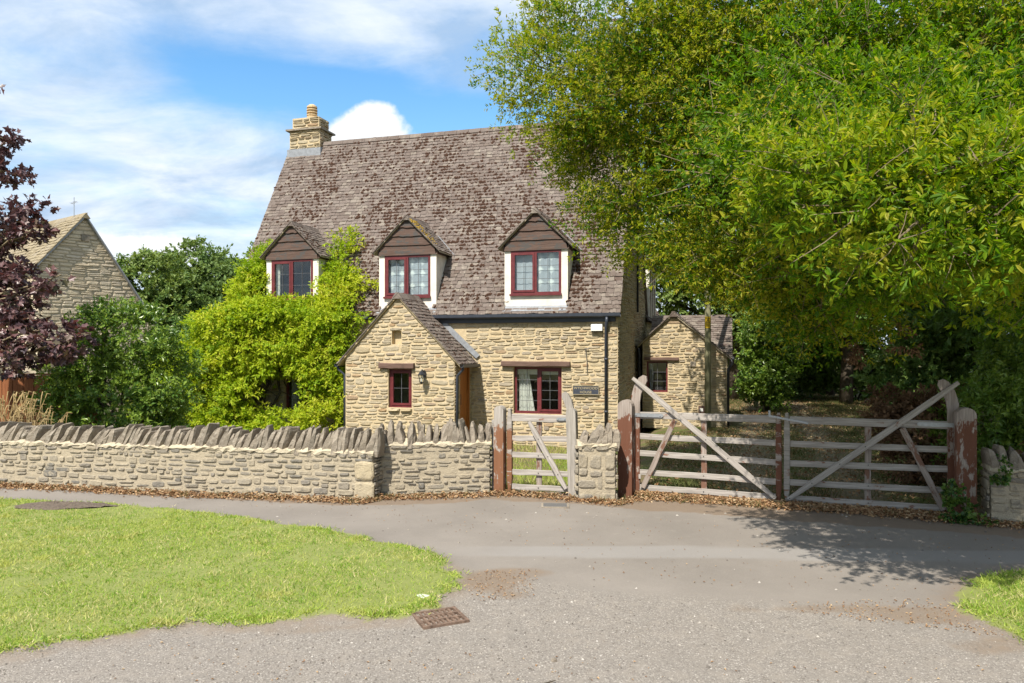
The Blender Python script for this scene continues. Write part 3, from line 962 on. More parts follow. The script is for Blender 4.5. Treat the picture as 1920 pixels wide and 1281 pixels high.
WIN = (7.85, 9.02, 0.48, 1.58)
WIN_L = (1.62, 2.86, 0.40, 1.40)
PW = (5.15, 5.74, 0.65, 1.54)
NICHE = (5.24, 5.48, 2.12, 2.43)
PS0, PS1, PY, PAX, PAZ, PEZ = 4.04, 6.79, -1.15, 5.40, 3.20, 1.76

mb = MB()
F0 = Matrix.Identity(4)
panel(mb, F0, 0, HW, BASE, 2.8, [WIN, WIN_L], .28)
front = mb.build('front_wall', M['mortar'], HOUSE)
mb = MB()
mb.prism([(0.02, BASE), (HD, BASE), (HD, 2.8), (RIDGE_Y, RIDGE_Z - .1), (0.02, 2.8)], HW - .28, HW, 'x')
gable = mb.build('gable_wall', M['mortar'], HOUSE)
mb = MB()
mb.prism([(0.02, BASE), (HD, BASE), (HD, 2.8), (RIDGE_Y, RIDGE_Z - .1), (0.02, 2.8)], 0, .28, 'x')
mb.build('gable_wall', M['mortar'], HOUSE)
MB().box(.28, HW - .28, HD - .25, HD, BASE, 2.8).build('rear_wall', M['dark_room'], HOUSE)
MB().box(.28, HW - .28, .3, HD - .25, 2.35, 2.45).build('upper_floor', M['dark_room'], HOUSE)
porch_hole = (PS0 + .05, PS1 - .05, BASE, 1.8)
rubble(hs, front, F0, lambda z: (0.0, HW), BASE, 2.62, openings=[WIN, WIN_L, (7.57, 9.23, 1.59, 1.72), (PS0 + .1, PS1 - .15, BASE, 2.9)], score=lambda s, z: 1.0 if (s > 6.6 and z > .1) else (.25 if z > .4 and s > 3.6 else .02))
rubble(hs, gable, frame((HW, 0, 0), (0, 1, 0)), lambda z: (0.0, HD) if z < 2.8 else (roof_y(z) + .15, HD - roof_y(z) - .15), BASE, 7.9, score=lambda s, z: .02)

# ---- main roof
RL = math.hypot(RIDGE_Y + .12, RIDGE_Z - EAVE_Z)
FR = frame((-.07, -.12, EAVE_Z), (1, 0, 0), (0, RIDGE_Y + .12, RIDGE_Z - EAVE_Z))
rz = lambda z: (z - EAVE_Z) * RL / (RIDGE_Z - EAVE_Z)
DORM = [1.84, 5.10, 8.39]
dhole = [(c + .07 - .74, c + .07 + .74, rz(3.02), rz(4.40)) for c in DORM]
mb = MB()
panel(mb, FR @ Matrix.Translation((0, .03, 0)), 0, HW + .14, 0, RL, dhole, .06)
FB = frame((HW + .07, HD + .12, EAVE_Z), (-1, 0, 0), (0, -(HD + .12 - RIDGE_Y), RIDGE_Z - EAVE_Z))
panel(mb, FB @ Matrix.Translation((0, .03, 0)), 0, HW + .14, 0, RL, [], .05)
roof = mb.build('roof', M['tile'], HOUSE)
mb = MB()
for x in (-.06, HW - .01):      # verge edges under the tiles
    mb = MB(); mb.prism([(-.12, EAVE_Z - .03), (-.12, EAVE_Z + .0), (RIDGE_Y, RIDGE_Z), (RIDGE_Y, RIDGE_Z - .07)], x, x + .07, 'x')
    mb.build('verge', M['mortar_wall'], HOUSE)


def dcut(x, z):
    zz_ = EAVE_Z + z * (RIDGE_Z - EAVE_Z) / RL; s = x - .07
    for c in DORM:
        if abs(s - c) < (.74 if zz_ > 3.05 else .79) and 2.905 < zz_ < 4.42: return True
        if abs(s - c) < .74 * (5.22 - zz_) / .8 and 4.42 <= zz_ < 5.2: return True
    if zz_ < 3.2 and abs(s - PAX) < 0.05: return True
    return False


tiling(ht, roof, FR, HW + .14, RL, cut=dcut, score=lambda s, z: (1.2 - z * .08) * (1.0 + .03 * s) if s > 6.3 and (s < 10.5) else (.9 - z * .08 if s > 3.6 else .02))
# ridge tiles
for k in range(26):
    x0 = 1.0 + k * (HW + .05 - 1.0) / 26
    mb = MB(); mb.prism([(RIDGE_Y - .09, RIDGE_Z - .09), (RIDGE_Y - .03, RIDGE_Z + .035), (RIDGE_Y + .03, RIDGE_Z + .035), (RIDGE_Y + .09, RIDGE_Z - .09)], x0 + .004, x0 + (HW + .05 - 1.0) / 26 - .004, 'x')
    mb.build('ridge_tile', M['tile'], roof)

# moss cushions over the roof, thick in drifts
ms, ii = [], []
MG = rng.uniform(0, 1, (26000, 3))
PX = np.stack([MG[:, 0] * (HW + .1), MG[:, 1] * RL], 1)
dens = .42 + .55 * vnoise(PX, .75, 31) + .45 * vnoise(PX, 2.2, 32) + .10 * smoothstep(PX[:, 0], 1.0, 4.5) - .35 * smoothstep(PX[:, 0], 9.2, 10.3) - .30 * (1 - smoothstep(PX[:, 0], .6, 3.0)) - .2 * (1 - smoothstep(PX[:, 1], .2, .8))
ex = RL / int(RL / .11 + .5)
for (x, z), u_, q in zip(PX, MG[:, 2], dens):
    if u_ * 2.3 > q or dcut(x, z): continue
    z = (round(z / ex)) * ex + random.uniform(-.015, .02)
    s_ = random.uniform(.022, .058)
    ms.append(np.array(FR @ Matrix.Translation((x, -.012, z)) @ Matrix.Rotation(random.uniform(0, 6.28), 4, 'Y') @ Matrix.Diagonal((s_ * random.uniform(.9, 1.6), s_ * .55, s_ * .8, 1)))); ii.append(random.randrange(6))
joined(LUMPS, ms, ii, M['moss'], 'moss', roof, True)

# ---- fascia, gutter, downpipe, alarm cable bracket
MB().box(6.0, HW - .05, -.06, -.004, 2.63, 2.80).build('fascia', M['gutter'], HOUSE)
mb = MB()
gp = [(-.10, 2.83), (-.10, 2.77), (-.13, 2.735), (-.17, 2.73), (-.205, 2.76), (-.21, 2.83), (-.20, 2.83), (-.19, 2.77), (-.165, 2.745), (-.135, 2.75), (-.115, 2.78), (-.11, 2.83)]
mb.prism(gp, 5.6, HW + .08, 'x')
mb.build('gutter', M['gutter'], HOUSE)
mb = MB(); mb.prism(gp, .1, 4.2, 'x'); mb.build('gutter', M['gutter'], HOUSE)
mb = MB()
mb.tube([(10.10, -.16, 2.74), (10.10, -.16, 2.62), (10.07, -.07, 2.48), (10.07, -.07, BASE)], .036, 10)
dp = mb.build('downpipe', M['gutter'], HOUSE, True)
for z in (1.75, .55): MB().tube([(10.07, -.07, z), (10.07, -.07, z + .05)], .045, 10).build('pipe_clip', M['gutter'], dp, True)
MB().tube([(9.62, -.05, 2.02), (9.60, -.055, 1.95), (9.625, -.05, 1.72), (9.63, -.045, 1.46)], .009, 5).build('loose_cable', M['cable'], HOUSE)
MB().tube([(9.57, -.05, 2.01), (9.67, -.05, 2.01)], .014, 6).build('cable_bracket', M['cable'], HOUSE)


def window(parent, x0, x1, z0, z1, y0, lights=2, opener=0, bars=(1, 2), fw=.055, curtain=None, sill=True, name='window', mat=None):
    """painted frame with casement, panes, lead bars and a curtain behind"""
    mat = mat or M['frame_red']; T = .07
    mb = MB()
    mb.box(x0, x0 + fw, y0, y0 + T, z0, z1).box(x1 - fw, x1, y0, y0 + T, z0, z1)
    mb.box(x0 + fw, x1 - fw, y0 + .001, y0 + T, z0, z0 + fw).box(x0 + fw, x1 - fw, y0 + .001, y0 + T, z1 - fw, z1)
    lw = (x1 - x0) / lights
    for k in range(1, lights): mb.box(x0 + k * lw - fw / 2, x0 + k * lw + fw / 2, y0 + .002, y0 + T, z0 + fw, z1 - fw)
    w = mb.build(name, mat, parent)
    for k in range(lights):
        a = x0 + k * lw + (fw if k == 0 else fw / 2); b = x0 + (k + 1) * lw - (fw if k == lights - 1 else fw / 2)
        c, e = z0 + fw, z1 - fw
        if k == opener:
            cw = .048
            m2 = MB(); m2.box(a, a + cw, y0 - .014, y0 + .04, c, e).box(b - cw, b, y0 - .014, y0 + .04, c, e)
            m2.box(a + cw, b - cw, y0 - .013, y0 + .04, c, c + cw).box(a + cw, b - cw, y0 - .013, y0 + .04, e - cw, e)
            m2.build('casement', mat, w); a += cw; b -= cw; c += cw; e -= cw
        MB().box(a - .006, b + .006, y0 + .022, y0 + .028, c - .006, e + .006).build('pane', M['glass'], w)
        for q in range(1, bars[0] + 1):
            xx = a + (b - a) * q / (bars[0] + 1); MB().box(xx - .005, xx + .005, y0 + .014, y0 + .02, c, e).build('lead_bar', M['came'], w)
        for q in range(1, bars[1] + 1):
            zz_ = c + (e - c) * q / (bars[1] + 1); MB().box(a, b, y0 + .0155, y0 + .0205, zz_ - .005, zz_ + .005).build('lead_bar', M['came'], w)
    if sill:
        MB().box(x0 - .02, x1 + .02, y0 - .05, y0 - .001, z0 - .035, z0 + .012).build('sill', mat, w)
    return w


def drape(parent, pts, z0, z1, y0, mat, name='curtain', fold=.02, flare=0.0):
    """hanging cloth with folds from x pts[0] to pts[1]; flare moves its hem sideways"""
    n, mrows = 28, 8; V = []; x0, x1 = pts
    for j in range(mrows + 1):
        t = j / mrows; z = z1 + (z0 - z1) * t
        xr = x1 + flare * t
        for i in range(n + 1):
            s = i / n; V.append((x0 + (xr - x0) * s, y0 + fold * math.sin(s * 23 + .6 * math.sin(t * 3)), z))
    F = [(j * (n + 1) + i, j * (n + 1) + i + 1, (j + 1) * (n + 1) + i + 1, (j + 1) * (n + 1) + i) for j in range(mrows) for i in range(n)]
    return MB().add(V, F).build(name, mat, parent, True)


w = window(HOUSE, WIN[0], WIN[1], WIN[2], WIN[3], .10, 2, 1, (1, 3))
drape(w, (7.92, 8.16), .5, 1.54, .24, M['curtain'], flare=.16)
drape(w, (8.90, 8.97), .5, 1.54, .24, M['curtain'], flare=.0)
drape(w, (7.9, 8.97), 1.40, 1.55, .20, M['curtain'], 'pelmet', .012)
w = window(HOUSE, WIN_L[0], WIN_L[1], WIN_L[2], WIN_L[3], .10, 2, 1, (1, 3))
drape(w, (1.68, 1.95), .44, 1.36, .24, M['curtain'])
bar(HOUSE, 'lintel', (7.57, -.03, 1.655), (9.23, -.03, 1.655), .125, .16, M['lintel'], .006)
bar(HOUSE, 'lintel', (1.45, -.03, 1.47), (3.0, -.03, 1.47), .125, .16, M['lintel'], .006)

# ---- dormers
DF = 0.03
for di, c in enumerate(DORM):
    hw = .77
    zb = 3.02
    mb = MB()
    mb.box(c - hw, c - .615, DF, DF + .12, zb, 4.36).box(c + .615, c + hw, DF, DF + .12, zb, 4.36)
    mb.box(c - .615, c + .615, DF + .001, DF + .12, zb, 3.28)
    dor = mb.build('dormer', M['render_white'], HOUSE)
    for s in (-1, 1):
        a, b = sorted((c + s * hw, c + s * (hw - .04)))
        MB().prism([(DF + .121, zb + .10), (DF + .121, 4.40), (roof_y(4.40) + .05, 4.40)], a, b, 'x').build('cheek', M['render_white'], dor)
        bar(dor, 'eave_board', (c + s * (hw + .02), DF - .01, 4.42), (c + s * (hw + .02), roof_y(4.42), 4.42), .15, .03, M['board'])
    # weatherboards, each lapped over the one below
    zs = [4.335, 4.575, 4.80, 5.02, 5.235]
    for k in range(4):
        z0_, z1_ = zs[k], zs[k + 1]
        wf = lambda z: min(hw, max(.0, (5.25 - z) * .94 + .02))
        n_ = 9; top_, bot_ = [], []
        wb, wt_ = (hw if k == 0 else wf(z0_)), (hw - .06 if k == 0 else wf(z1_ + .015))
        for i in range(n_):
            t = i / (n_ - 1) * 2 - 1
            bot_.append((c + wb * t, z0_ + (random.uniform(-.012, .012) if k else 0))); top_.append((c + wt_ * t, z1_ + .012))
        V = [(x, DF - .045 - .004 * k, z) for x, z in bot_] + [(x, DF - .022, z) for x, z in top_] + [(x, DF - .0, z) for x, z in bot_] + [(x, DF + .005, z) for x, z in top_]
        F = []
        for i in range(n_ - 1):
            F += [(i, i + 1, n_ + i + 1, n_ + i), (2 * n_ + i, 3 * n_ + i, 3 * n_ + i + 1, 2 * n_ + i + 1), (i, 2 * n_ + i, 2 * n_ + i + 1, i + 1), (n_ + i, n_ + i + 1, 3 * n_ + i + 1, 3 * n_ + i)]
        F += [(0, n_, 3 * n_, 2 * n_), (n_ - 1, 3 * n_ - 1, 4 * n_ - 1, 2 * n_ - 1)]
        o = MB().add([(x, y, z) for x, y, z in V], F).build('weatherboard', M['board'], dor)
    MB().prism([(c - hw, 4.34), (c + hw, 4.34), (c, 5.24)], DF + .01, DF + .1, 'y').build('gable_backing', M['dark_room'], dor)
    # little tiled roof
    ex_, ez_, az_ = hw + .13, 4.40, 5.285
    mb = MB()
    for s in (-1, 1):
        q = [(c + s * ex_, -.06, ez_), (c, -.06, az_), (c, roof_y(az_) + .1, az_), (c + s * ex_, roof_y(ez_) + .1, ez_)]
        q2 = [(x, y, z - .035) for x, y, z in q]
        mb.add(q + q2, [(0, 1, 2, 3), (7, 6, 5, 4), (0, 4, 5, 1), (1, 5, 6, 2), (2, 6, 7, 3), (3, 7, 4, 0)])
    drf = mb.build('dormer_roof', M['mortar_wall'], HOUSE)
    dl = math.hypot(ex_, az_ - ez_)
    fr_ = frame((c + ex_, -.085, ez_), (0, 1, 0), (-ex_, 0, az_ - ez_))
    zfun = lambda r: ez_ + r * (az_ - ez_) / dl
    tiling(ht, drf, fr_, 1, dl, .095, (.11, .17), .022, u1=lambda r: roof_y(zfun(r)) + .13, score=lambda s, z: .5)
    fl_ = frame((c - ex_, roof_y(az_) + .13, ez_), (0, -1, 0), (ex_, 0, az_ - ez_))
    LL = roof_y(az_) + .13 + .085
    tiling(ht, drf, fl_, LL, dl, .095, (.11, .17), .022, u0=lambda r: roof_y(az_) - roof_y(zfun(r)), score=lambda s, z: .02)
    for k in range(5):
        y0_ = -.085 + k * (roof_y(az_) + .15) / 5
        MB().prism([(c - .11, az_ - .09), (c - .03, az_ + .035), (c + .03, az_ + .035), (c + .11, az_ - .09)], y0_ + .003, y0_ + (roof_y(az_) + .15) / 5 - .003, 'y').build('ridge_tile', M['tile'], drf)
    # moss on the sunny slope
    mm, mi = [], []
    for _ in range(110 if di == 1 else 70):
        a, r = random.uniform(0, .5) ** 1, random.uniform(.25, dl)
        s_ = random.uniform(.018, .045)
        mm.append(np.array(fr_ @ Matrix.Translation((a, -.012, r)) @ Matrix.Diagonal((s_ * 1.3, s_ * .5, s_, 1)))); mi.append(random.randrange(6))
    joined(LUMPS, mm, mi, M['moss_gold'] if di == 1 else M['moss'], 'moss', drf, True)
    if di > 0:
        # lead valley on the right, lead apron below
        n_ = 6
        V = []
        for k in range(n_):
            r = dl * (.0 + k / (n_ - 1) * .62); z = zfun(r); s_ = c + ex_ - (ex_) * r / dl
            V += [(s_ + .03, roof_y(z) - .02, z + .02), (s_ + .085, roof_y(z) - .045, z - .01), (s_ + .085, roof_y(z) + .05, z - .01)]
        F = []
        for k in range(n_ - 1): F += [(3 * k, 3 * k + 1, 3 * k + 4, 3 * k + 3), (3 * k + 1, 3 * k + 2, 3 * k + 5, 3 * k + 4)]
        MB().add(V, F).build('lead_valley', M['lead'], dor)
    a0, a1 = FR @ Vector((c + .07 - hw, -.02, .07)), FR @ Vector((c + .07 + hw, -.035, rz(3.03)))
    MB().add([(c - hw - .02, a0.y, a0.z), (c + hw + .02, a0.y, a0.z), (c + hw + .02, DF - .012, 3.03), (c - hw - .02, DF - .012, 3.03), (c - hw - .02, a0.y + .03, a0.z), (c + hw + .02, a0.y + .03, a0.z), (c + hw + .02, DF + .03, 3.03), (c - hw - .02, DF + .03, 3.03)],
             [(0, 1, 2, 3), (4, 7, 6, 5), (0, 4, 5, 1), (1, 5, 6, 2), (2, 6, 7, 3), (3, 7, 4, 0)]).build('lead_apron', M['lead'], dor)
    MB().box(c - hw + .04, c + hw - .04, roof_y(3.0) + .75, roof_y(3.0) + .8, 2.6, 4.4).build('room_shade_sheet', M['dark_room'], dor)  # dark sheet standing in for the unlit dormer room
    w = window(HOUSE, c - .612, c + .612, 3.30, 4.335, DF - .015, 2, 0, (1, 2), name='dormer_window')
    if di == 2: drape(w, (c + .03, c + .57), 3.36, 4.29, DF + .09, M['net'], 'net_curtain', .006)
    if di == 2: drape(w, (c - .56, c - .03), 3.36, 4.29, DF + .10, M['net_plain'], 'net_curtain', .004)
    if di == 1:
        drape(w, (c - .57, c + .57), 3.36, 4.29, DF + .09, M['net'], 'net_curtain', .006)
    if di == 0:
        drape(w, (c - .57, c - .42), 3.36, 4.29, DF + .10, M['curtain'], fold=.015)
        drape(w, (c + .47, c + .57), 3.36, 4.29, DF + .10, M['curtain'], fold=.015)

# ---- porch
mb = MB()
FP = Matrix.Translation((0, PY, 0))
panel(mb, FP, PS0, PS1, BASE, PEZ, [PW], .22)
nh = NICHE
gz = lambda s: PAZ - abs(s - PAX) * (PAZ - PEZ) / (PS1 - PAX)
# gable triangle around the niche, as strips
zs = [PEZ, nh[2], nh[3], PAZ]
for a, b in zip(zs[:-1], zs[1:]):
    wl = lambda z: max(.0, (PAZ - z) / (PAZ - PEZ) * (PS1 - PAX))
    la, lb = wl(a), wl(b)
    if a == nh[2]:
        mb.add([(PAX - la, PY, a), (nh[0], PY, a), (nh[0], PY, b), (PAX - lb, PY, b)], [(0, 1, 2, 3)])
        mb.add([(nh[1], PY, a), (PAX + la, PY, a), (PAX + lb, PY, b), (nh[1], PY, b)], [(0, 1, 2, 3)])
    else:
        mb.add([(PAX - la, PY, a), (PAX + la, PY, a), (PAX + lb, PY, b), (PAX - lb, PY, b)], [(0, 1, 2, 3)])
N0 = [(nh[0], PY, nh[2]), (nh[1], PY, nh[2]), (nh[1], PY, nh[3]), (nh[0], PY, nh[3])]
N1 = [(x, PY + .14, z) for x, _, z in N0]
mb.add(N0 + N1, [(0, 1, 5, 4), (1, 2, 6, 5), (2, 3, 7, 6), (3, 0, 4, 7), (4, 5, 6, 7)])
mb.add([(PS0, PY, BASE), (PS0, 0, BASE), (PS0, 0, PEZ), (PS0, PY, PEZ)], [(0, 1, 2, 3)])
DOOR_Y = (-.80, -.12)
panel(mb, frame((PS1, PY, 0), (0, 1, 0)), 0, -PY, BASE, PEZ, [(PY * -1 + DOOR_Y[0], -PY + DOOR_Y[1], BASE, 1.66)], .12)
porch = mb.build('porch_wall', M['mortar'], HOUSE)
rubble(hs, porch, FP, lambda z: (PS0, PS1) if z < PEZ - .02 else (PAX - (PAZ - z) * .965 + .02, PAX + (PAZ - z) * .965 - .02), BASE, PAZ - .08, openings=[PW, nh, (4.94, 5.82, 1.55, 1.68), (5.12, 5.77, .57, .65)], score=lambda s, z: 1.0 if z > .2 else .02)
rubble(hs, porch, frame((PS1, PY, 0), (0, 1, 0)), lambda z: (0, -PY), BASE, PEZ, openings=[(-PY + DOOR_Y[0], -PY + DOOR_Y[1], BASE, 1.66)], sw=(.14, .3), score=lambda s, z: .05)
mb = MB()
d_ = mb.box(PS1 - .10, PS1 - .05, DOOR_Y[0] + .05, DOOR_Y[1] - .05, BASE, 1.62).build('door', M['door_wood'], HOUSE)
MB().box(PS1 - .048, PS1 - .02, DOOR_Y[0] + .12, DOOR_Y[0] + .15, .7, .95).build('handle', M['black'], d_)
mb = MB(); mb.box(PS1 - .11, PS1 - .0, DOOR_Y[0], DOOR_Y[0] + .05, BASE, 1.66).box(PS1 - .11, PS1, DOOR_Y[1] - .05, DOOR_Y[1], BASE, 1.66).box(PS1 - .11, PS1, DOOR_Y[0] + .05, DOOR_Y[1] - .05, 1.62, 1.66)
mb.build('door_frame', M['door_wood'], HOUSE)
w = window(HOUSE, PW[0], PW[1], PW[2], PW[3], PY + .07, 1, 0, (1, 1), .05)
drape(w, (PW[1] - .12, PW[1] - .08), .7, 1.5, PY + .3, M['curtain'], fold=.01)
bar(HOUSE, 'lintel', (4.94, PY - .03, 1.615), (5.82, PY - .03, 1.615), .13, .14, M['lintel'], .006)
for k in range(2):
    piece_obj(STONES, 'stone', 3 + k, M['stone'], 'sill_stone', HOUSE, Matrix.Translation((5.29 + k * .31, PY + .02, .605)) @ Matrix.Diagonal((.31, .09, .075, 1)))
# porch roof
OV = .15
pe = PEZ + .06 - OV * .86 * 0
ex0, ex1 = PAX - (PS1 - PAX) - OV, PS1 + OV
ez_ = PEZ + .05 - OV * (PAZ - PEZ) / (PS1 - PAX); az_ = PAZ + .07
mb = MB()
for s in (-1, 1):
    e_ = ex1 if s > 0 else ex0
    q = [(e_, PY - .06, ez_), (PAX, PY - .06, az_), (PAX, roof_y(az_) + .1, az_), (e_ + (PAX - e_) * .72, .02, ez_ + (az_ - ez_) * .72), (e_, .0, ez_)]
    q2 = [(x, y, z - .05) for x, y, z in q]
    mb.add(q + q2, [(0, 1, 2, 3, 4), (9, 8, 7, 6, 5), (0, 5, 6, 1), (1, 6, 7, 2), (2, 7, 8, 3), (3, 8, 9, 4), (4, 9, 5, 0)])
prf = mb.build('porch_roof', M['mortar'], HOUSE)
pl = math.hypot(ex1 - PAX, az_ - ez_)
fr_ = frame((ex1, PY - .085, ez_), (0, 1, 0), (-(ex1 - PAX), 0, az_ - ez_))
zf = lambda r: ez_ + r * (az_ - ez_) / pl
tiling(ht, prf, fr_, 1, pl, .105, (.12, .19), .024, u1=lambda r: -PY + .085 + max(0, roof_y(zf(r)) + .05), score=lambda s, z: 1.5)
fl_ = frame((ex0, .0, ez_), (0, -1, 0), (PAX - ex0, 0, az_ - ez_))
tiling(ht, prf, fl_, -PY + .085, pl, .105, (.12, .19), .024, score=lambda s, z: .02)
for k in range(6):
    y0_ = PY - .09 + k * 1.35 / 6
    MB().prism([(PAX - .13, az_ - .10), (PAX - .03, az_ + .045), (PAX + .03, az_ + .045), (PAX + .13, az_ - .10)], y0_ + .003, y0_ + 1.35 / 6 - .003, 'y').build('ridge_tile', M['tile'], prf)
mm, mi = [], []
for _ in range(120):
    s_ = random.uniform(.018, .04)
    mm.append(np.array(fr_ @ Matrix.Translation((random.uniform(0.05, 1.15), -.012, random.uniform(0, pl))) @ Matrix.Diagonal((s_ * 1.3, s_ * .5, s_, 1)))); mi.append(random.randrange(6))
joined(LUMPS, mm, mi, M['moss'], 'moss', prf, True)
MB().add([(6.02, -.052, 2.60), (6.16, -.052, 2.66), (7.02, -.052, 1.86), (6.93, -.052, 1.78), (6.02, -.03, 2.60), (6.16, -.03, 2.66), (7.02, -.03, 1.86), (6.93, -.03, 1.78)],
         [(0, 1, 2, 3), (7, 6, 5, 4), (0, 4, 5, 1), (1, 5, 6, 2), (2, 6, 7, 3), (3, 7, 4, 0)]).build('flashing', M['lead'], HOUSE)
for s, e_ in ((1, ex1), (-1, ex0)):
    mb = MB(); x = e_ + s * .04
    mb.prism([(x - .05, ez_ + .0), (x - .045, ez_ - .045), (x - .02, ez_ - .075), (x + .02, ez_ - .075), (x + .045, ez_ - .045), (x + .05, ez_), (x + .04, ez_), (x + .035, ez_ - .04), (x + .015, ez_ - .06), (x - .015, ez_ - .06), (x - .035, ez_ - .04), (x - .04, ez_)], PY - .05, -.03, 'y')
    mb.build('gutter', M['gutter'], HOUSE)
    xx = PS1 + .05 if s > 0 else PS0 - .05
    MB().tube([(x, PY + .03, ez_ - .07), (x, PY + .03, ez_ - .12), (xx, PY + .05, ez_ - .26), (xx, PY + .05, BASE)], .032, 8).build('downpipe', M['gutter'], HOUSE, True)

# ---- chimney
CH0, CH1, CY0, CY1 = -.02, 1.06, 2.72, 3.46
mb = MB(); mb.box(CH0 + .03, CH1 - .03, CY0 + .03, CY1 - .03, 7.7, 8.6).box(CH0 + .09, CH1 - .09, CY0 + .09, CY1 - .09, 8.6, 8.98)
chim = mb.build('chimney', M['mortar'], HOUSE)
cs_ = Pool(ROUND_STONES, 'round', M['stone'], 'chimney_stone', 'small_chimney_stones')
rubble(cs_, chim, frame((CH0 + .03, CY0 + .03, 0), (1, 0, 0)), lambda z: (0, CH1 - CH0 - .06), 8.04, 8.58, (.05, .085), (.15, .4), depth=(.015, .04))
rubble(cs_, chim, frame((CH1 - .03, CY0 + .03, 0), (0, 1, 0)), lambda z: (0, CY1 - CY0 - .06), 8.1, 8.58, (.05, .085), (.15, .4), depth=(.015, .04))
rubble(cs_, chim, frame((CH0 + .09, CY0 + .09, 0), (1, 0, 0)), lambda z: (0, CH1 - CH0 - .18), 8.64, 8.99, (.05, .09), (.2, .45), depth=(.015, .04))
rubble(cs_, chim, frame((CH1 - .09, CY0 + .09, 0), (0, 1, 0)), lambda z: (0, CY1 - CY0 - .18), 8.64, 8.99, (.05, .09), (.2, .45), depth=(.015, .04))
cs_.finish()
MB().box(CH0 - .06, CH1 + .06, CY0 - .06, CY1 + .06, 8.575, 8.625).build('ledge', M['coping'], chim)
MB().prism([(CY0 - .02, 7.78), (CY1 + .02, 7.78), (CY1 + .02, 8.20), (CY0 - .02, 8.02)], CH0 - .03, CH1 + .02, 'x').build('lead_skirt', M['lead'], chim)
mb = MB()
prof = [(.15, 8.95), (.15, 9.06), (.165, 9.07), (.165, 9.10), (.125, 9.11), (.125, 9.14), (.165, 9.15), (.165, 9.18), (.125, 9.19), (.125, 9.22), (.165, 9.23), (.165, 9.26), (.125, 9.27), (.125, 9.30), (.16, 9.31), (.15, 9.36), (.08, 9.41), (.02, 9.43)]
mb.tube([(.62, 3.0, z) for _, z in prof], [r for r, _ in prof], 14)
mb.build('chimney_pot', M['terracotta'], chim)

# ---- rear wing with a side dormer, half hidden by the big oak
mb = MB(); mb.box(6.0, HW - .02, HD, 12.0, BASE, 2.85)
wing = mb.build('rear_wing_wall', M['mortar'], HOUSE)
rubble(hs, wing, frame((HW - .02, HD, 0), (0, 1, 0)), lambda z: (0, 6), 0, 2.8, (.12, .2), (.3, .6), score=lambda s, z: .02)
mb = MB()
mb.add([(HW + .12, HD - .3, 2.85), (HW + .12, 12.1, 2.85), (8.1, 12.1, 6.4), (8.1, HD - 1.5, 6.4), (5.9, 12.1, 2.85), (5.9, HD - .3, 2.85)], [(0, 1, 2, 3), (3, 2, 4, 5), (1, 4, 2)])
wr_ = mb.build('rear_wing_roof', M['tile'], HOUSE)
tiling(ht, wr_, frame((HW + .12, HD - .2, 2.86), (0, 1, 0), (-2.1, 0, 3.55)), 6.2, 4.1, .12, score=lambda s, z: .02)
mb = MB()
for y in (6.3, 6.95, 7.6, 8.25): mb.box(HW - .05, HW + .06, y, y + .16, 3.0, 4.5)
mb.box(HW - .05, HW + .05, 6.3, 8.41, 2.95, 3.02).box(HW - .05, HW + .05, 6.3, 8.41, 4.45, 4.6)
sd_ = mb.build('side_dormer', M['render_white'], HOUSE)
for y in (6.46, 7.11, 7.76): MB().box(HW - .03, HW + .03, y, y + .49, 3.02, 4.45).build('casement', M['frame_red'], sd_)
MB().add([(HW + .2, 6.15, 4.6), (HW + .2, 8.55, 4.6), (9.2, 8.55, 5.1), (9.2, 6.15, 5.1)], [(0, 1, 2, 3)]).build('dormer_lid', M['lead'], sd_)
MB().tube([(HW + .06, 3.3, 6.0), (HW + .06, 3.3, 3.0)], .03, 6).build('soil_pipe', M['black'], HOUSE)
hs.finish(); ht.finish()

# ---- things fixed to the cottage: lamp, name sign, alarm box
HM = Matrix.Translation((-7.5, 19.94, 0)) @ Matrix.Rotation(ANG, 4, 'Z')
def at_house(x, y, z): return HM @ Vector((x, y, z))
lamp = empty('wall_lantern', at_house(6.07, PY - .03, 1.37), ANG, 'small black carriage lantern with clear glass on the porch gable, right of its window', 'lantern')
MB().prism([(-.035, -.02), (.035, -.02), (.045, .1), (0, .16), (-.045, .1)], -.02, 0, 'y').build('back_plate', M['black'], lamp)
MB().tube([(0, -.02, .09), (0, -.09, .15), (0, -.15, .17), (0, -.165, .13)], .012, 6).build('arm', M['black'], lamp)
MB().tube([(0, -.165, z) for z in (.15, .135, .12, .065, .05)], [.012, .03, .045, .085, .09], 6).build('hood', M['black'], lamp)
MB().tube([(0, -.165, .048), (0, -.165, -.115)], [.078, .045], 6).build('lantern_glass', M['glass'], lamp)
for k in range(6):
    a = 2 * math.pi * k / 6; c_, s_ = math.cos(a), math.sin(a)
    MB().tube([(c_ * .08, -.165 + s_ * .08, .048), (c_ * .047, -.165 + s_ * .047, -.118)], .006, 4).build('glazing_rib', M['black'], lamp)
MB().tube([(0, -.165, -.115), (0, -.165, -.135), (0, -.165, -.165)], [.05, .04, .008], 6).build('base_finial', M['black'], lamp)
MB().tube([(0, -.165, -.10), (0, -.165, -.02)], .018, 8).build('bulb', M['white_plastic'], lamp)

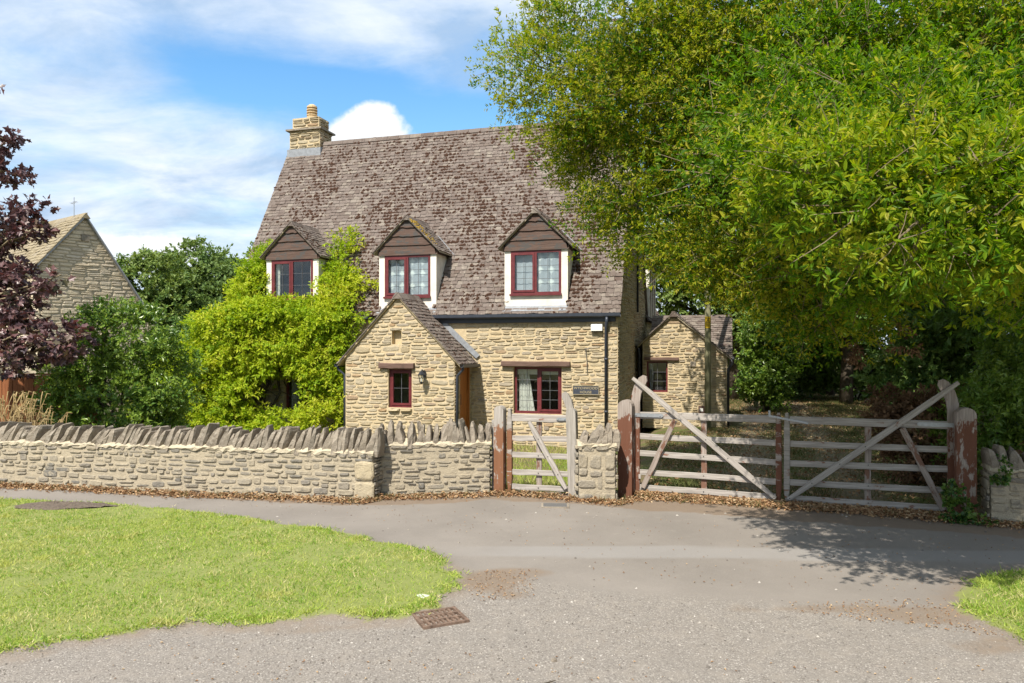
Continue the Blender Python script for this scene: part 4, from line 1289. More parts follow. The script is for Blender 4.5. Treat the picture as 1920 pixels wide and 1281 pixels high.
sign = empty('name_sign', at_house(9.60, -.045, 1.06), ANG, 'dark rectangular house name plaque reading WYCHWOOD HOUSE on the front wall', 'sign')
MB().box(-.30, .30, -.012, .012, -.105, .105).build('board', M['slate_sign'], sign)
mb = MB(); mb.box(-.305, .305, -.02, .0, .097, .107).box(-.305, .305, -.02, .0, -.107, -.097).box(-.305, -.297, -.019, .0, -.097, .097).box(.297, .305, -.019, .0, -.097, .097)
mb.build('border', M['gold'], sign)
for txt, z, sz in (('WYCHWOOD', .018, .082), ('HOUSE', -.074, .082)):
    cu = bpy.data.curves.new('lettering', 'FONT'); cu.body = txt; cu.size = sz; cu.align_x = 'CENTER'; cu.extrude = .003; cu.space_character = 1.08
    to = bpy.data.objects.new('lettering_source', cu); COL.objects.link(to)
    bpy.context.view_layer.update()
    me = bpy.data.meshes.new_from_object(to.evaluated_get(bpy.context.evaluated_depsgraph_get()))
    bpy.data.objects.remove(to)
    me.materials.clear()
    o = link('lettering', me, M['gold'], sign); o.location = (0, -.0165, z); o.rotation_euler = (R(90), 0, 0)
alarm = empty('alarm_box', at_house(9.86, -.04, 2.50), ANG, 'plain white box under the eaves beside the downpipe', 'alarm box')
MB().prism([(-.13, -.075), (.13, -.075), (.13, .06), (.115, .075), (-.115, .075), (-.13, .06)], -.08, 0, 'y').build('cover', M['white_plastic'], alarm)
MB().box(-.13, .13, -.06, .0, -.09, -.076).build('base', M['lead'], alarm)
# ------------------------------------------------------------------ boundary walls
def boundary(name, a, b, thick, z1, label, cope_h, cope_w, lean, mortar_top=.025, group=None, rh=(.045, .09), base=-.08, cope_d=None):
    """field wall from a to b (its face towards the lane), stones in courses, a row of stones set on edge on top"""
    a, b = Vector((*a, 0)), Vector((*b, 0)); dv_ = b - a; L = dv_.length
    ang = math.atan2(dv_.y, dv_.x)
    root = empty(name, a, ang, label, 'wall', group)
    mb = MB(); mb.box(.02, L - .02, .02, thick - .02, base, z1)
    core = mb.build('wall_core', M['mortar_wall'], root)
    # lumpy bed of mortar under the coping
    n_ = int(L / .06) + 2; V = []; rows = [(.006, z1 - .035), (.0, z1 - .005), (.04, z1 + mortar_top), (thick * .5, z1 + mortar_top + .03), (thick - .03, z1 + mortar_top), (thick, z1 - .02)]
    for i in range(n_):
        x = L * i / (n_ - 1)
        V += [(x, y + random.uniform(-.012, .012), z + random.uniform(-.018, .018)) for y, z in rows]
    k = len(rows)
    F = [(i * k + j, (i + 1) * k + j, (i + 1) * k + j + 1, i * k + j + 1) for i in range(n_ - 1) for j in range(k - 1)]
    F += [tuple(range(k)), tuple(range((n_ - 1) * k, n_ * k))]
    MB().add(V, F).build('mortar_bed', M['mortar_bed'], root)
    ps = Pool(STONES, 'stone', M['stone_grey'], 'stone', 'small_stones')
    rubble(ps, core, Matrix.Translation((0, .02, 0)), lambda z: (0, L), base, z1 - .015, rh, (.08, .27), (.006, .024), .014, big=.16, wave=.016, rough=.32)
    rubble(ps, core, frame((0, thick - .02, 0), (0, -1, 0)), lambda z: (0, thick - .04), base, z1 - .02, rh, (.13, .3), (.01, .03), .014)
    rubble(ps, core, frame((L, .02, 0), (0, 1, 0)), lambda z: (0, thick - .04), base, z1 - .02, rh, (.13, .3), (.01, .03), .014)
    ps.finish()
    x = .04
    while x < L - .03:
        w_ = random.uniform(*cope_w); h_ = random.uniform(*cope_h)
        if random.random() < .2: h_ *= 1.12
        if random.random() < .2: h_ *= .82
        an = lean(x, L) + random.gauss(0, .10)
        m4 = Matrix.Translation((x + w_ * .3, thick / 2, z1 + mortar_top - .06)) @ Matrix.Rotation(an, 4, 'Y') @ Matrix.Rotation(random.gauss(0, .12), 4, 'Z') @ Matrix.Diagonal((w_ * 1.05, (cope_d or thick) * random.uniform(.8, 1.05), h_, 1))
        piece_obj(COPINGS, 'cope', random.randrange(16), M['coping'], 'coping_stone', root, m4)
        x += w_ * random.uniform(.72, .95)
    return root

w1 = boundary('boundary_wall', (-11.2, 11.8), (-1.84, 9.89), .34, .63, 'long low stone garden wall with leaning coping stones, left of the wooden gates', (.27, .36), (.062, .118), lambda x, L: .52 - .36 * (x / L) ** 3)
# the pale quoin blocks that end this wall
for k, (z, h, dpt) in enumerate(((.11, .27, .025), (.385, .28, .03))):
    piece_obj(STONES, 'stone', 7 + k, M['stone'], 'quoin', w1, Matrix.Translation(((Vector((-1.84, 9.89)) - Vector((-11.2, 11.8))).length - .13, .02, z)) @ Matrix.Diagonal((.29, dpt, h, 1)))
boundary('boundary_wall', (-1.86, 10.17), (-.29, 10.33), .34, .70, 'short stone wall with upright coping stones between the long wall and the small gate', (.25, .34), (.06, .105), lambda x, L: .0 + .12 * math.sin(x * 9))
boundary('gate_pier', (.865, 9.86), (1.385, 9.86), .36, .74, 'stubby stone pier between the small gate and the field gate', (.20, .30), (.09, .13), lambda x, L: .42 - .5 * x / L, rh=(.10, .17), base=-.05)
boundary('boundary_wall', (5.505, 8.60), (8.6, 7.7), .34, .62, 'pale stone wall end with rounded coping stones, right of the field gate', (.26, .36), (.11, .15), lambda x, L: -.15, rh=(.10, .17), base=-.05)

# ------------------------------------------------------------------ gates and their posts
def round_post(name, loc, ang, w_, d_, h, mat, label, group, lean=0.0, round_=.45):
    root = empty(name, (loc[0], loc[1], -.05), ang, label, 'gate post', group)
    pts = [(-w_ / 2, 0), (-w_ / 2, h - w_ * round_)]
    for k in range(1, 8):
        a = math.pi * (1 - k / 8); pts.append((math.cos(a) * w_ / 2, h - w_ * round_ + math.sin(a) * w_ * round_))
    pts += [(w_ / 2, h - w_ * round_), (w_ / 2, 0)]
    pts = [(x + lean * z + random.uniform(-.003, .003), z) for x, z in pts]
    MB().prism(pts, -d_ / 2, d_ / 2, 'y').build('shaft', mat, root)
    return root

GA = Vector((1.585, 10.37)); GB = Vector((5.38, 8.86)); GD = (GB - GA); GL = GD.length; GANG = math.atan2(GD.y, GD.x)
round_post('gate_post', GA, GANG, .195, .18, 1.35, M['post_red'], 'thick round-topped gate post with flaking red stain, against the stone pier', 'gate posts')
round_post('gate_post', GB, GANG, .205, .18, 1.36, M['post_red'], 'thick round-topped gate post with flaking red stain, beside the right stone wall', 'gate posts')
SA = Vector((-.165, 10.45)); SB = Vector((.845, 10.14)); SD = SB - SA; SANG = math.atan2(SD.y, SD.x)
lp = round_post('gate_post', SA, SANG, .135, .15, 1.26, M['post_orange'], 'slim gate post with orange lower half and grey tip, left of the small gate', 'gate posts')
bar(lp, 'side_batten', (-.095, .02, 0), (-.095, .02, 1.06), .05, .10, M['post_grey'])
round_post('gate_post', SB, SANG, .135, .14, 1.25, M['post_grey'], 'leaning silver-grey gate post hard against the stone pier', 'gate posts', lean=-.03)


def leaf_gate(root, L, crook, rails, W_rail, brace, second, mid, stile_mat, far_mat, T=.06, stile_w=.11, crook_h=1.64):
    """x from the hanging stile (0) to the meeting stile (L); crook = outline of the curved heel post"""
    pts = [(0, .03), (0, 1.22), (-.008, 1.34), (.035, 1.50), (.10, 1.605), (.155, 1.64), (.205, 1.62), (.215, 1.56), (.175, 1.48), (.13, 1.38), (.112, 1.26), (stile_w, .03)]
    k = crook_h / 1.64
    pts = [(x * stile_w / .11, z if z < .1 else z * k) for x, z in pts]
    # rounded, denser outline
    out = []
    for i in range(len(pts)):
        p, q = Vector(pts[i]), Vector(pts[(i + 1) % len(pts)])
        out.append(p); 
        if 1 <= i < len(pts) - 2: out.append(p.lerp(q, .5))
    if crook < 0: out = [Vector((L - p.x, p.y)) for p in out]
    MB().prism([(p.x, p.y) for p in out], -T / 2, T / 2, 'y').build('hanging_stile', stile_mat, root)
    X = (lambda x: x) if crook > 0 else (lambda x: L - x)
    MB()
    o = bar(root, 'meeting_stile', (X(L - .04), 0, .0), (X(L - .04), 0, 1.17), .075, T * 1.1, far_mat, .002, ends=.25)
    for i, (z0_, z1_) in enumerate(rails):
        bar(root, 'top_rail' if i == 0 else 'rail', (X(stile_w - .01), random.uniform(-.003, .003), z0_), (X(L - .075), random.uniform(-.003, .003), z1_), W_rail[0] if i == 0 else W_rail[1], .045 if i == 0 else .028, M['rail'])
    bar(root, 'brace', (X(brace[0]), -.052, brace[1]), (X(brace[2]), -.052, brace[3]), .075, .035, M['rail'], ends=.18)
    if second: bar(root, 'short_brace', (X(second[0]), -.046, second[1]), (X(second[2]), -.046, second[3]), .07, .03, M['rail_dark'])
    bar(root, 'upright', (X(mid), .034, .06), (X(mid), .034, 1.06), .075, .032, M['rail_dark'])
    for z0_, _ in rails[1:]:
        for xx in (mid, brace[0] + (brace[2] - brace[0]) * (brace[1] - z0_) / (brace[1] - brace[3])):
            yy = -.0215 if xx == mid else -.0745
            MB().tube([(X(xx), yy + .006, z0_), (X(xx), yy, z0_)], .007, 6).build('nail', M['black'], root)


g1 = empty('field_gate', (*(GA + Vector((math.cos(GANG), math.sin(GANG))) * .055 + Vector((-math.sin(GANG), math.cos(GANG))) * .135), 0), GANG, 'left leaf of the weathered wooden five-bar gate, hung beside the stone pier', 'gate', 'leaves of the field gate')
rails_ = [(1.08, 1.085), (.785, .775), (.55, .522), (.288, .27), (.075, .065)]
LG = (GL - .13) / 2
leaf_gate(g1, LG, 1, rails_, (.095, .078), (.02, 1.60, 1.90, .06), (.60, 1.03, .16, .08), .98, M['post_red'], M['post_red'])
g2 = empty('field_gate', (*(GA + Vector((math.cos(GANG), math.sin(GANG))) * (.075 + LG) + Vector((-math.sin(GANG), math.cos(GANG))) * .135), 0), GANG, 'right leaf of the weathered wooden five-bar gate, hung beside the right stone wall', 'gate', 'leaves of the field gate')
leaf_gate(g2, LG, -1, rails_, (.095, .078), (.0, 1.60, 1.92, .06), (.60, 1.03, .16, .06), .98, M['post_red'], M['post_grey'])
# hinge straps and the throw-over latch
def strap(root, x0, x1, z, y=-.05, h=.05):
    o = MB().prism([(x0, z - h / 2), (x1 - .02, z - h / 2), (x1, z - h * .2), (x1, z + h * .2), (x1 - .02, z + h / 2), (x0, z + h / 2)] if x1 > x0 else [(x0, z - h / 2), (x0, z + h / 2), (x1 + .02, z + h / 2), (x1, z + h * .2), (x1, z - h * .2), (x1 + .02, z - h / 2)], y - .006, y, 'y').build('hinge_strap', M['galv'], root)
    for t in (.12, .5, .9):
        xx = x0 + (x1 - x0) * t
        MB().tube([(xx, y - .006, z), (xx, y - .014, z)], .011, 6).build('bolt', M['galv'], o)
strap(g1, .01, .44, 1.085, -.034); strap(g2, LG - .01, LG - .44, 1.085, -.034)
bar(g1, 'latch_arm', (LG - .16, -.045, 1.13), (LG + .32, -.045, 1.05), .028, .012, M['galv'], .001)
MB().box(LG - .165, LG - .14, -.05, -.038, 1.12, 1.20).build('latch_lug', M['galv'], g1)
bar(g1, 'latch_keeper', (.115, -.035, .20), (.115, -.035, .26), .035, .02, M['rail'], .001)

g3 = empty('small_gate', (*(SA + Vector((math.cos(SANG), math.sin(SANG))) * .085 + Vector((-math.sin(SANG), math.cos(SANG))) * .05), 0), SANG, 'narrow silvered wooden hand gate with a crook-topped heel post', 'gate')
LS = SD.length - .10
leaf_gate(g3, LS, -1, [(1.045, 1.045), (.765, .76), (.53, .525), (.29, .285), (.085, .08)], (.10, .075), (.10, .10, .62, 1.02) if False else (.62, 1.00, .10, .10), None, .50, M['post_grey'], M['post_orange'], stile_w=.085, crook_h=1.42)
strap(g3, LS - .0, LS - .24, 1.045, -.034, .04)

# ------------------------------------------------------------------ outbuilding beyond the gate
OUT = empty('stone_outbuilding', (3.50, 20.0, 0), ANG, 'little stone outbuilding with a steep gable and one small red window, behind the field gate', 'outbuilding')
OW, OAX, OAZ, OEL, OER = 2.17, .81, 2.90, 2.16, 1.80
mb = MB()
OWIN = (.10, .66, .86, 1.68)
panel(mb, Matrix.Identity(4), 0, OW, -.1, OER, [OWIN], .2)
mb.add([(0, 0, OER), (OW, 0, OER), (OAX, 0, OAZ), (0, 0, OEL)], [(0, 1, 2, 3)])
mb.add([(0, 0, -.1), (0, 3.5, -.1), (0, 3.5, OEL), (0, 0, OEL)], [(0, 1, 2, 3)])
mb.add([(OW, 0, -.1), (OW, 3.5, -.1), (OW, 3.5, OER), (OW, 0, OER)], [(0, 1, 2, 3)])
mb.add([(0, 3.5, -.1), (OW, 3.5, -.1), (OW, 3.5, 2.2), (0, 3.5, 2.2)], [(0, 1, 2, 3)])
ow = mb.build('gable_wall', M['mortar'], OUT)
os_ = Pool(ROUND_STONES, 'round', M['stone'], 'stone', 'small_stones')
def ospan(z):
    a = 0 if z < OEL else (z - OEL) / (OAZ - OEL) * OAX
    b = OW if z < OER else OW - (z - OER) / (OAZ - OER) * (OW - OAX)
    return (a + (.02 if z > OER else 0), b - (.02 if z > OER else 0))
rubble(os_, ow, Matrix.Identity(4), ospan, -.1, OAZ - .05, (.06, .11), (.14, .34), openings=[OWIN, (.04, .95, 1.69, 1.80), (1.44, 1.62, .27, .52)])
rubble(os_, ow, frame((OW, 0, 0), (0, 1, 0)), lambda z: (0, 3.5), -.1, OER, (.06, .11), score=lambda s, z: .0)
os_.finish()
w = window(OUT, *OWIN, .08, 1, None, (1, 2), .045)
drape(w, (.17, .26), .92, 1.6, .2, M['net_plain'], 'curtain', .01)
bar(OUT, 'lintel', (.04, -.02, 1.745), (.95, -.02, 1.745), .085, .12, M['lintel'])
ot = Pool(TILES, 'tile', M['tile'], 'tile', 'small_tiles')
mb = MB()
for (x, z) in ((-.14, OEL - .10), (OW + .12, OER - .07)):
    q = [(x, -.07, z + .03), (OAX, -.07, OAZ + .06), (OAX, 2.4, OAZ + .06), (x, 2.4, z + .03)]
    mb.add(q + [(a, b, c - .05) for a, b, c in q], [(0, 1, 2, 3), (7, 6, 5, 4), (0, 4, 5, 1), (1, 5, 6, 2), (2, 6, 7, 3), (3, 7, 4, 0)])
orf = mb.build('gable_roof', M['mortar_wall'], OUT)
for (x, z, sgn) in ((-.14, OEL - .10, -1), (OW + .12, OER - .07, 1)):
    ln = math.hypot(OAX - x, OAZ + .06 - z - .03)
    if sgn > 0: tiling(ot, orf, frame((x, -.09, z + .035), (0, 1, 0), (OAX - x, 0, OAZ - z + .03)), 2.4, ln, .105)
    else: tiling(ot, orf, frame((x, 2.3, z + .035), (0, -1, 0), (OAX - x, 0, OAZ - z + .03)), 2.4, ln, .105)
for k in range(8):
    MB().prism([(OAX - .11, OAZ - .04), (OAX - .03, OAZ + .105), (OAX + .03, OAZ + .105), (OAX + .11, OAZ - .04)], -.10 + k * .3, .19 + k * .3, 'y').build('ridge_tile', M['tile'], orf)
FO = frame((.05, .55, 1.78), (1, 0, 0), (0, 1.75, 1.18))
mb = MB(); lo_ = math.hypot(1.75, 1.18)
q = [FO @ Vector(p_) for p_ in ((0, .03, 0), (2.25, .03, 0), (2.25, .03, lo_), (0, .03, lo_))]
mb.add(q, [(0, 1, 2, 3)])
mb.add([(.05, 4.1, 1.78), (2.3, 4.1, 1.78), q[2], q[3]], [(0, 1, 2, 3)])
mb.add([q[1], (2.3, 4.1, 1.78), q[2]], [(0, 1, 2)]); mb.add([q[0], (.05, 4.1, 1.78), q[3]], [(0, 1, 2)])
oxr = mb.build('cross_roof', M['tile'], OUT)
tiling(ot, oxr, FO, 2.25, lo_, .105)
for k in range(8):
    MB().prism([(2.30 - .1, 2.90), (2.30, 3.0), (2.30 + .1, 2.90)], .05 + k * .282, .05 + k * .282 + .276, 'x').build('ridge_tile', M['tile'], oxr)
ot.finish(250)
MB().box(1.45, 1.61, -.07, -.005, .28, .52).build('meter_box', M['lintel'], OUT)
MB().box(1.49, 1.57, -.078, -.071, .38, .46).build('meter_dial', M['white_plastic'], OUT)
MB().box(1.24, 1.38, -.05, .0, 1.55, 1.68).build('air_vent', M['coping'], OUT)
MB().tube([(-.10, -.10, OEL - .12), (-.08, -.08, OEL - .3), (-.08, -.08, -.1)], .035, 8).build('downpipe', M['black'], OUT, True)
MB().tube([(OW + .10, -.06, OER - .06), (OW + .14, -.06, OER - .16), (OW + .03, -.08, OER - .32), (OW + .03, -.08, -.1)], .032, 8).build('downpipe', M['black'], OUT, True)
mb = MB(); mb.tube([(-.17, -.08, OEL - .08), (-.17, 2.3, OEL - .08)], .05, 8); mb.build('gutter', M['black'], OUT, True)
mb = MB(); mb.tube([(OW + .15, -.08, OER - .05), (OW + .15, 2.3, OER - .05)], .05, 8); mb.build('gutter', M['black'], OUT, True)

# ---- utility pole with a yellow warning plate
POLE = empty('utility_pole', (4.93, 18.8, -.05), ANG, 'greenish wooden utility pole with a yellow warning plate, before the outbuilding', 'utility pole')
MB().tube([(0, 0, 0), (0, 0, 2.4), (0, 0, 6.8)], [.080, .077, .066], 14).build('pole_shaft', M['pole'], POLE, True)
def wrap_plate(name, z0, z1, r, mat, a0=-2.5, a1=-.65, n_=10):
    V = []
    for i in range(n_ + 1):
        a = a0 + (a1 - a0) * i / n_
        V += [(math.cos(a) * r, math.sin(a) * r, z0), (math.cos(a) * r, math.sin(a) * r, z1)]
    return MB().add(V, [(2 * i, 2 * i + 2, 2 * i + 3, 2 * i + 1) for i in range(n_)]).build(name, mat, POLE)
pl_ = wrap_plate('warning_plate', 2.58, 2.87, .082, M['yellow'])
def on_plate(x, z, r=.084): a = -1.42 + x / r; return (math.cos(a) * r, math.sin(a) * r, z)
mb = MB()
for p_, q_ in (((-.045, 2.72), (.045, 2.72)), ((.045, 2.72), (0, 2.84)), ((0, 2.84), (-.045, 2.72))):
    mb.tube([on_plate(*p_), on_plate((p_[0] + q_[0]) / 2, (p_[1] + q_[1]) / 2), on_plate(*q_)], .005, 4)
mb.tube([on_plate(.008, 2.80), on_plate(-.008, 2.768), on_plate(.008, 2.765), on_plate(-.004, 2.735)], .004, 4)
o = mb.build('hazard_symbol', M['black'], pl_)
mb = MB()
for z in (2.675, 2.645): mb.tube([on_plate(-.04, z), on_plate(0, z), on_plate(.04, z)], .004, 4)
mb.build('plate_lettering', M['black'], pl_)

# ------------------------------------------------------------------ neighbour's house on the left
NB = empty('neighbour_house', (-15.02, 23.71, 0), R(53.13), 'pale stone house with a buff tiled roof, gable above the laurel on the left', 'house')
NA, NZ, NE, NS = 1.365, 6.40, 4.74, 1.475
nspan = lambda z: (0 if z < NE else (z - NE) * (NA / (NZ - NE)), 4.6 if z < 1.65 else NA + (NZ - z) / NS)
mb = MB(); mb.prism([(0, -.3), (4.6, -.3), (4.6, NZ - (4.6 - NA) * NS), (NA, NZ), (0, NE)], 0, .25, 'y')
mb.prism([(0, -.3), (.25, -.3), (.25, NE), (0, NE)], .25, 9, 'y')
nw_ = mb.build('gable_wall', M['mortar_wall'], NB)
ns = Pool(STONES, 'stone', M['stone_far'], 'stone', 'small_stones')
rubble(ns, nw_, Matrix.Identity(4), lambda z: (nspan(z)[0] + .03, nspan(z)[1] - .03), 1.2, NZ - .1, (.09, .15), (.25, .6), (.008, .025), .015, score=lambda s, z: 1 if z > 1.8 else .1)
rubble(ns, nw_, frame((0, 9, 0), (0, -1, 0)), lambda z: (0, 9), 1.6, NE, (.15, .24), (.4, .8), (.02, .045), .015, score=lambda s, z: .01)
ns.finish()
nt_ = Pool(TILES, 'tile', M['tile_buff'], 'tile', 'small_tiles')
mb = MB()
q = [(-.18, -.12, NE - .16), (NA, -.12, NZ + .06), (NA, 9, NZ + .06), (-.18, 9, NE - .16)]
q3 = [(4.8, -.12, NZ + .06 - (4.8 - NA) * NS), (NA, -.12, NZ + .06), (NA, 9, NZ + .06), (4.8, 9, NZ + .06 - (4.8 - NA) * NS)]
for s in (q, q3): mb.add(s + [(a, b, c - .07) for a, b, c in s], [(0, 1, 2, 3), (7, 6, 5, 4), (0, 4, 5, 1), (1, 5, 6, 2), (2, 6, 7, 3), (3, 7, 4, 0)])
nr_ = mb.build('roof', M['lead'], NB)
tiling(nt_, nr_, frame((-.18, 9, NE - .15), (0, -1, 0), (NA + .18, 0, NZ - NE + .22)), 9.12, math.hypot(NA + .18, NZ - NE + .22), .15, (.2, .3), .03)
for k in range(20): MB().prism([(NA - .14, NZ - .06), (NA, NZ + .13), (NA + .14, NZ - .06)], -.13 + k * .45, .31 + k * .45, 'y').build('ridge_tile', M['tile_buff'], nr_)
nt_.finish()
MB().box(1.25, 1.5, -.06, .0, 5.6, 5.8).build('air_vent', M['coping'], NB)
AE = empty('roof_aerial', (-14.75, 25.15, 6.40), 0, 'thin aerial mast on the ridge of the neighbouring house', 'aerial')
MB().tube([(0, 0, 0), (0, 0, .72)], .012, 5).build('mast', M['galv'], AE)
mb = MB(); mb.tube([(-.1, 0, .5), (.1, 0, .58)], .008, 4)
for k in range(4): mb.tube([(-.08 + k * .05, -.12, .51 + k * .02), (-.08 + k * .05, .12, .51 + k * .02)], .005, 4)
mb.build('crossbar', M['galv'], AE)

# ---- wooden fence behind the wall on the left
FE = empty('board_fence', (-10.6, 14.35, 0), -.05, 'red-brown close-boarded fence at the left, under the copper maple', 'fence')
for k in range(27):
    h_ = 1.50 + random.uniform(-.008, .008)
    MB().box(k * .105, k * .105 + .098, -.012 - .006 * (k % 2), .012, -.1, h_).build('board', M['fence_wood'], FE)
for z in (.4, 1.2): MB().box(0, 2.83, .013, .06, z, z + .08).build('fence_rail', M['fence_wood'], FE)
MB().box(-.02, 2.85, -.03, .035, 1.51, 1.54).build('capping', M['fence_wood'], FE)
# ---- small field post with a bit of rail, up the drive
FPo = empty('field_post', (8.5, 26.0, 0), .5, 'short weathered post with slanting struts beside the drive, in front of the dark wood', 'post')
bar(FPo, 'shaft', (0, 0, -.1), (0, 0, 1.15), .14, .12, M['pole'])
bar(FPo, 'strut', (.06, .02, .95), (.55, .3, .85), .07, .04, M['pole']); bar(FPo, 'strut', (.06, .02, .2), (.6, .3, .6), .06, .04, M['pole'])

# ------------------------------------------------------------------ road furniture and small things
DR = empty('drain_grate', (-.535, 5.53, .012), .42, 'rusty iron drain grate sunk in the road edge at the corner of the grass', 'drain grate')
MB().box(-.165, .165, -.15, .15, -.075, -.06).build('pit', M['pit'], DR)
mb = MB(); mb.box(-.175, -.15, -.16, .16, -.02, .012).box(.15, .175, -.16, .16, -.02, .012).box(-.15, .15, -.16, -.135, -.02, .011).box(-.15, .15, .135, .16, -.02, .011)
mb.build('frame', M['grate'], DR)
for y in (-.05, .045): MB().box(-.15, .15, y, y + .022, -.018, .010).build('cross_bar', M['grate'], DR)
for k in range(7):
    x = -.121 + k * .0375
    MB().box(x, x + .017, -.135, .135, -.019, .008).build('bar', M['grate'], DR)
MC = empty('manhole_cover', (.55, 9.52, .018), -.05, 'small dark inspection cover set in the tarmac before the stone pier', 'manhole cover')
MB().box(-.15, .15, -.10, .10, -.03, .0).build('plate', M['cover'], MC)
mb = MB(); mb.box(-.175, -.15, -.125, .125, -.03, -.002).box(.15, .175, -.125, .125, -.03, -.002).box(-.15, .15, -.125, -.10, -.03, -.003).box(-.15, .15, .10, .125, -.03, -.003)
mb.build('rim', M['coping'], MC)
def rock(name, loc, sc, mat, label, cat):
    o = piece_obj(COPINGS, name, random.randrange(16), mat, name, None, Matrix.Translation(loc) @ Matrix.Rotation(random.uniform(0, 6), 4, 'Z') @ Matrix.Diagonal((*sc, 1)))
    return meta(o, label, cat)
rock('pale_stone', (-.72, 5.96, .005), (.16, .12, .03), M['white_stone'], 'flat whitish stone lying in the grass just above the drain grate', 'stone')
rock('road_stone', (-.0 + .91, 3.85, .0), (.035, .045, .03), M['coping'], 'small dark stone on the gravel at the bottom right of centre', 'stone')
rock('road_stone', (.27, 4.78, .0), (.04, .03, .022), M['coping'], 'small dark chip of stone on the gravel below the drain grate level', 'stone')
tw = MB().tube([(.09, 4.30, .02), (.13, 4.36, .028), (.20, 4.42, .022), (.26, 4.47, .018)], [.007, .006, .006, .003], 5).build('fallen_twig', M['bark'])
meta(tw, 'dark crooked twig lying on the gravel in the foreground', 'twig')

# molehill-like patch of bare earth at the far edge of the lawn
n_ = 26; V = []; F = []
for j in range(7):
    for i in range(n_):
        a = 2 * math.pi * i / n_; r = (j + 1) / 7
        k = 1 + .12 * math.sin(3 * a + 1) + .08 * math.sin(7 * a)
        V.append((-5.66 + math.cos(a) * .62 * r * k, 9.36 + math.sin(a) * .17 * r * k, .035 + .05 * (1 - r * r) + random.uniform(-.012, .012)))
for j in range(6):
    for i in range(n_): F.append((j * n_ + i, j * n_ + (i + 1) % n_, (j + 1) * n_ + (i + 1) % n_, (j + 1) * n_ + i))
F.append(tuple(range(n_)))
meta(MB().add(V, F).build('earth_patch', M['soil_dark']), kind='structure')

# ------------------------------------------------------------------ scattered ground cover
def scatter_poly(pg, n):
    lo, hi = pg.min(0), pg.max(0); out = []
    while sum(map(len, out)) < n:
        q = rng.uniform(lo, hi, (n, 2)); out.append(q[inside(pg, q)])
    return np.concatenate(out)[:n]

def blades(name, P, z, L, Wd, mat, rnd, lean=.5, flat=0):
    n = len(P)
    D = np.stack([rng.normal(size=n) * lean, rng.normal(size=n) * lean, np.ones(n)], 1)
    N = rng.normal(size=(n, 3)) + np.array([0, -.4, 0])
    V, F, rn = leaves_arrays(np.concatenate([P, z[:, None]], 1), D, N, L, Wd * .85, rnd, T3, T3F)
    return meta(link(name, np_mesh(name, V, [F], rn), mat), kind='stuff')

def height(P):
    return vnoise(P, .6, 11) * .012 + vnoise(P, 3, 12) * .004

def lawn(name, pg, n, Lm, seed):
    P = scatter_poly(pg, n)
    e_ = pg[rng.integers(0, len(pg), n // 14)]; k_ = rng.integers(0, len(pg), n // 14)
    e_ = pg[k_] + (pg[(k_ + 1) % len(pg)] - pg[k_]) * rng.uniform(0, 1, (n // 14, 1)) + rng.normal(size=(n // 14, 2)) * .07
    P = np.concatenate([P, e_])
    P = P[(np.abs(P[:, 0]) < P[:, 1] * .72 + 2.4)]
    s = sdist(pg, P) + vnoise(P, 2.5, 1) * .09 + vnoise(P, 9, 2) * .06 - .12 * np.maximum(vnoise(P, 6, 90), 0)
    dens = smoothstep(s + .12 * vnoise(P, 5, seed + 11), -.14, .34) * (.30 + .70 * smoothstep(vnoise(P, 1.1, seed) + .7 * vnoise(P, 4, seed + 1) + .3 * vnoise(P, 11, seed + 8), -.75, .25))
    em = ((P[:, 0] + 5.66) / .68) ** 2 + ((P[:, 1] - 9.36) / .21) ** 2 < 1
    keep = (rng.uniform(size=len(P)) < dens) & ~em
    P = P[keep]
    cl_ = vnoise(P, .8, seed + 2) * .5 + vnoise(P, 3.5, seed + 3) * .5
    green = smoothstep(vnoise(P, 5.0, seed + 5) + .4 * vnoise(P, 1.7, seed + 6), .62, .85)
    rn = np.clip(.47 + .62 * cl_ + .22 * vnoise(P, 9, seed + 9) - .5 * green + rng.normal(size=len(P)) * .25 + .2 * (1 - smoothstep(sdist(pg, P), .0, .5)), 0, .999)
    L = Lm * rng.uniform(.5, 1.3, len(P)) * (1 + .7 * green) * np.where(rng.uniform(size=len(P)) < .10, 1.8, 1.0)
    return blades(name, P, height(P) + .022, L, L * 0 + .0100 + .0015 * rng.normal(size=len(P)), M['grass'], rn, 1.1)

lawn('grass', VERGE, 300000, .032, 40)
lawn('grass', VERGE_R, 70000, .045, 60)
# weeds in the lawn: small rosettes of broader leaves
P = scatter_poly(VERGE, 170); P = P[(np.abs(P[:, 0]) < P[:, 1] * .72) & (sdist(VERGE, P) > .1)]
q_ = np.repeat(P, 26, 0) + rng.normal(size=(len(P) * 26, 2)) * np.repeat(rng.uniform(.012, .05, len(P)), 26)[:, None]
blades('lawn_weeds', q_, height(q_) + .02, .045 * rng.uniform(.5, 1.4, len(q_)), np.full(len(q_), .013), M['grass'], np.clip(.12 + rng.normal(size=len(q_)) * .12, 0, .999), 1.3)
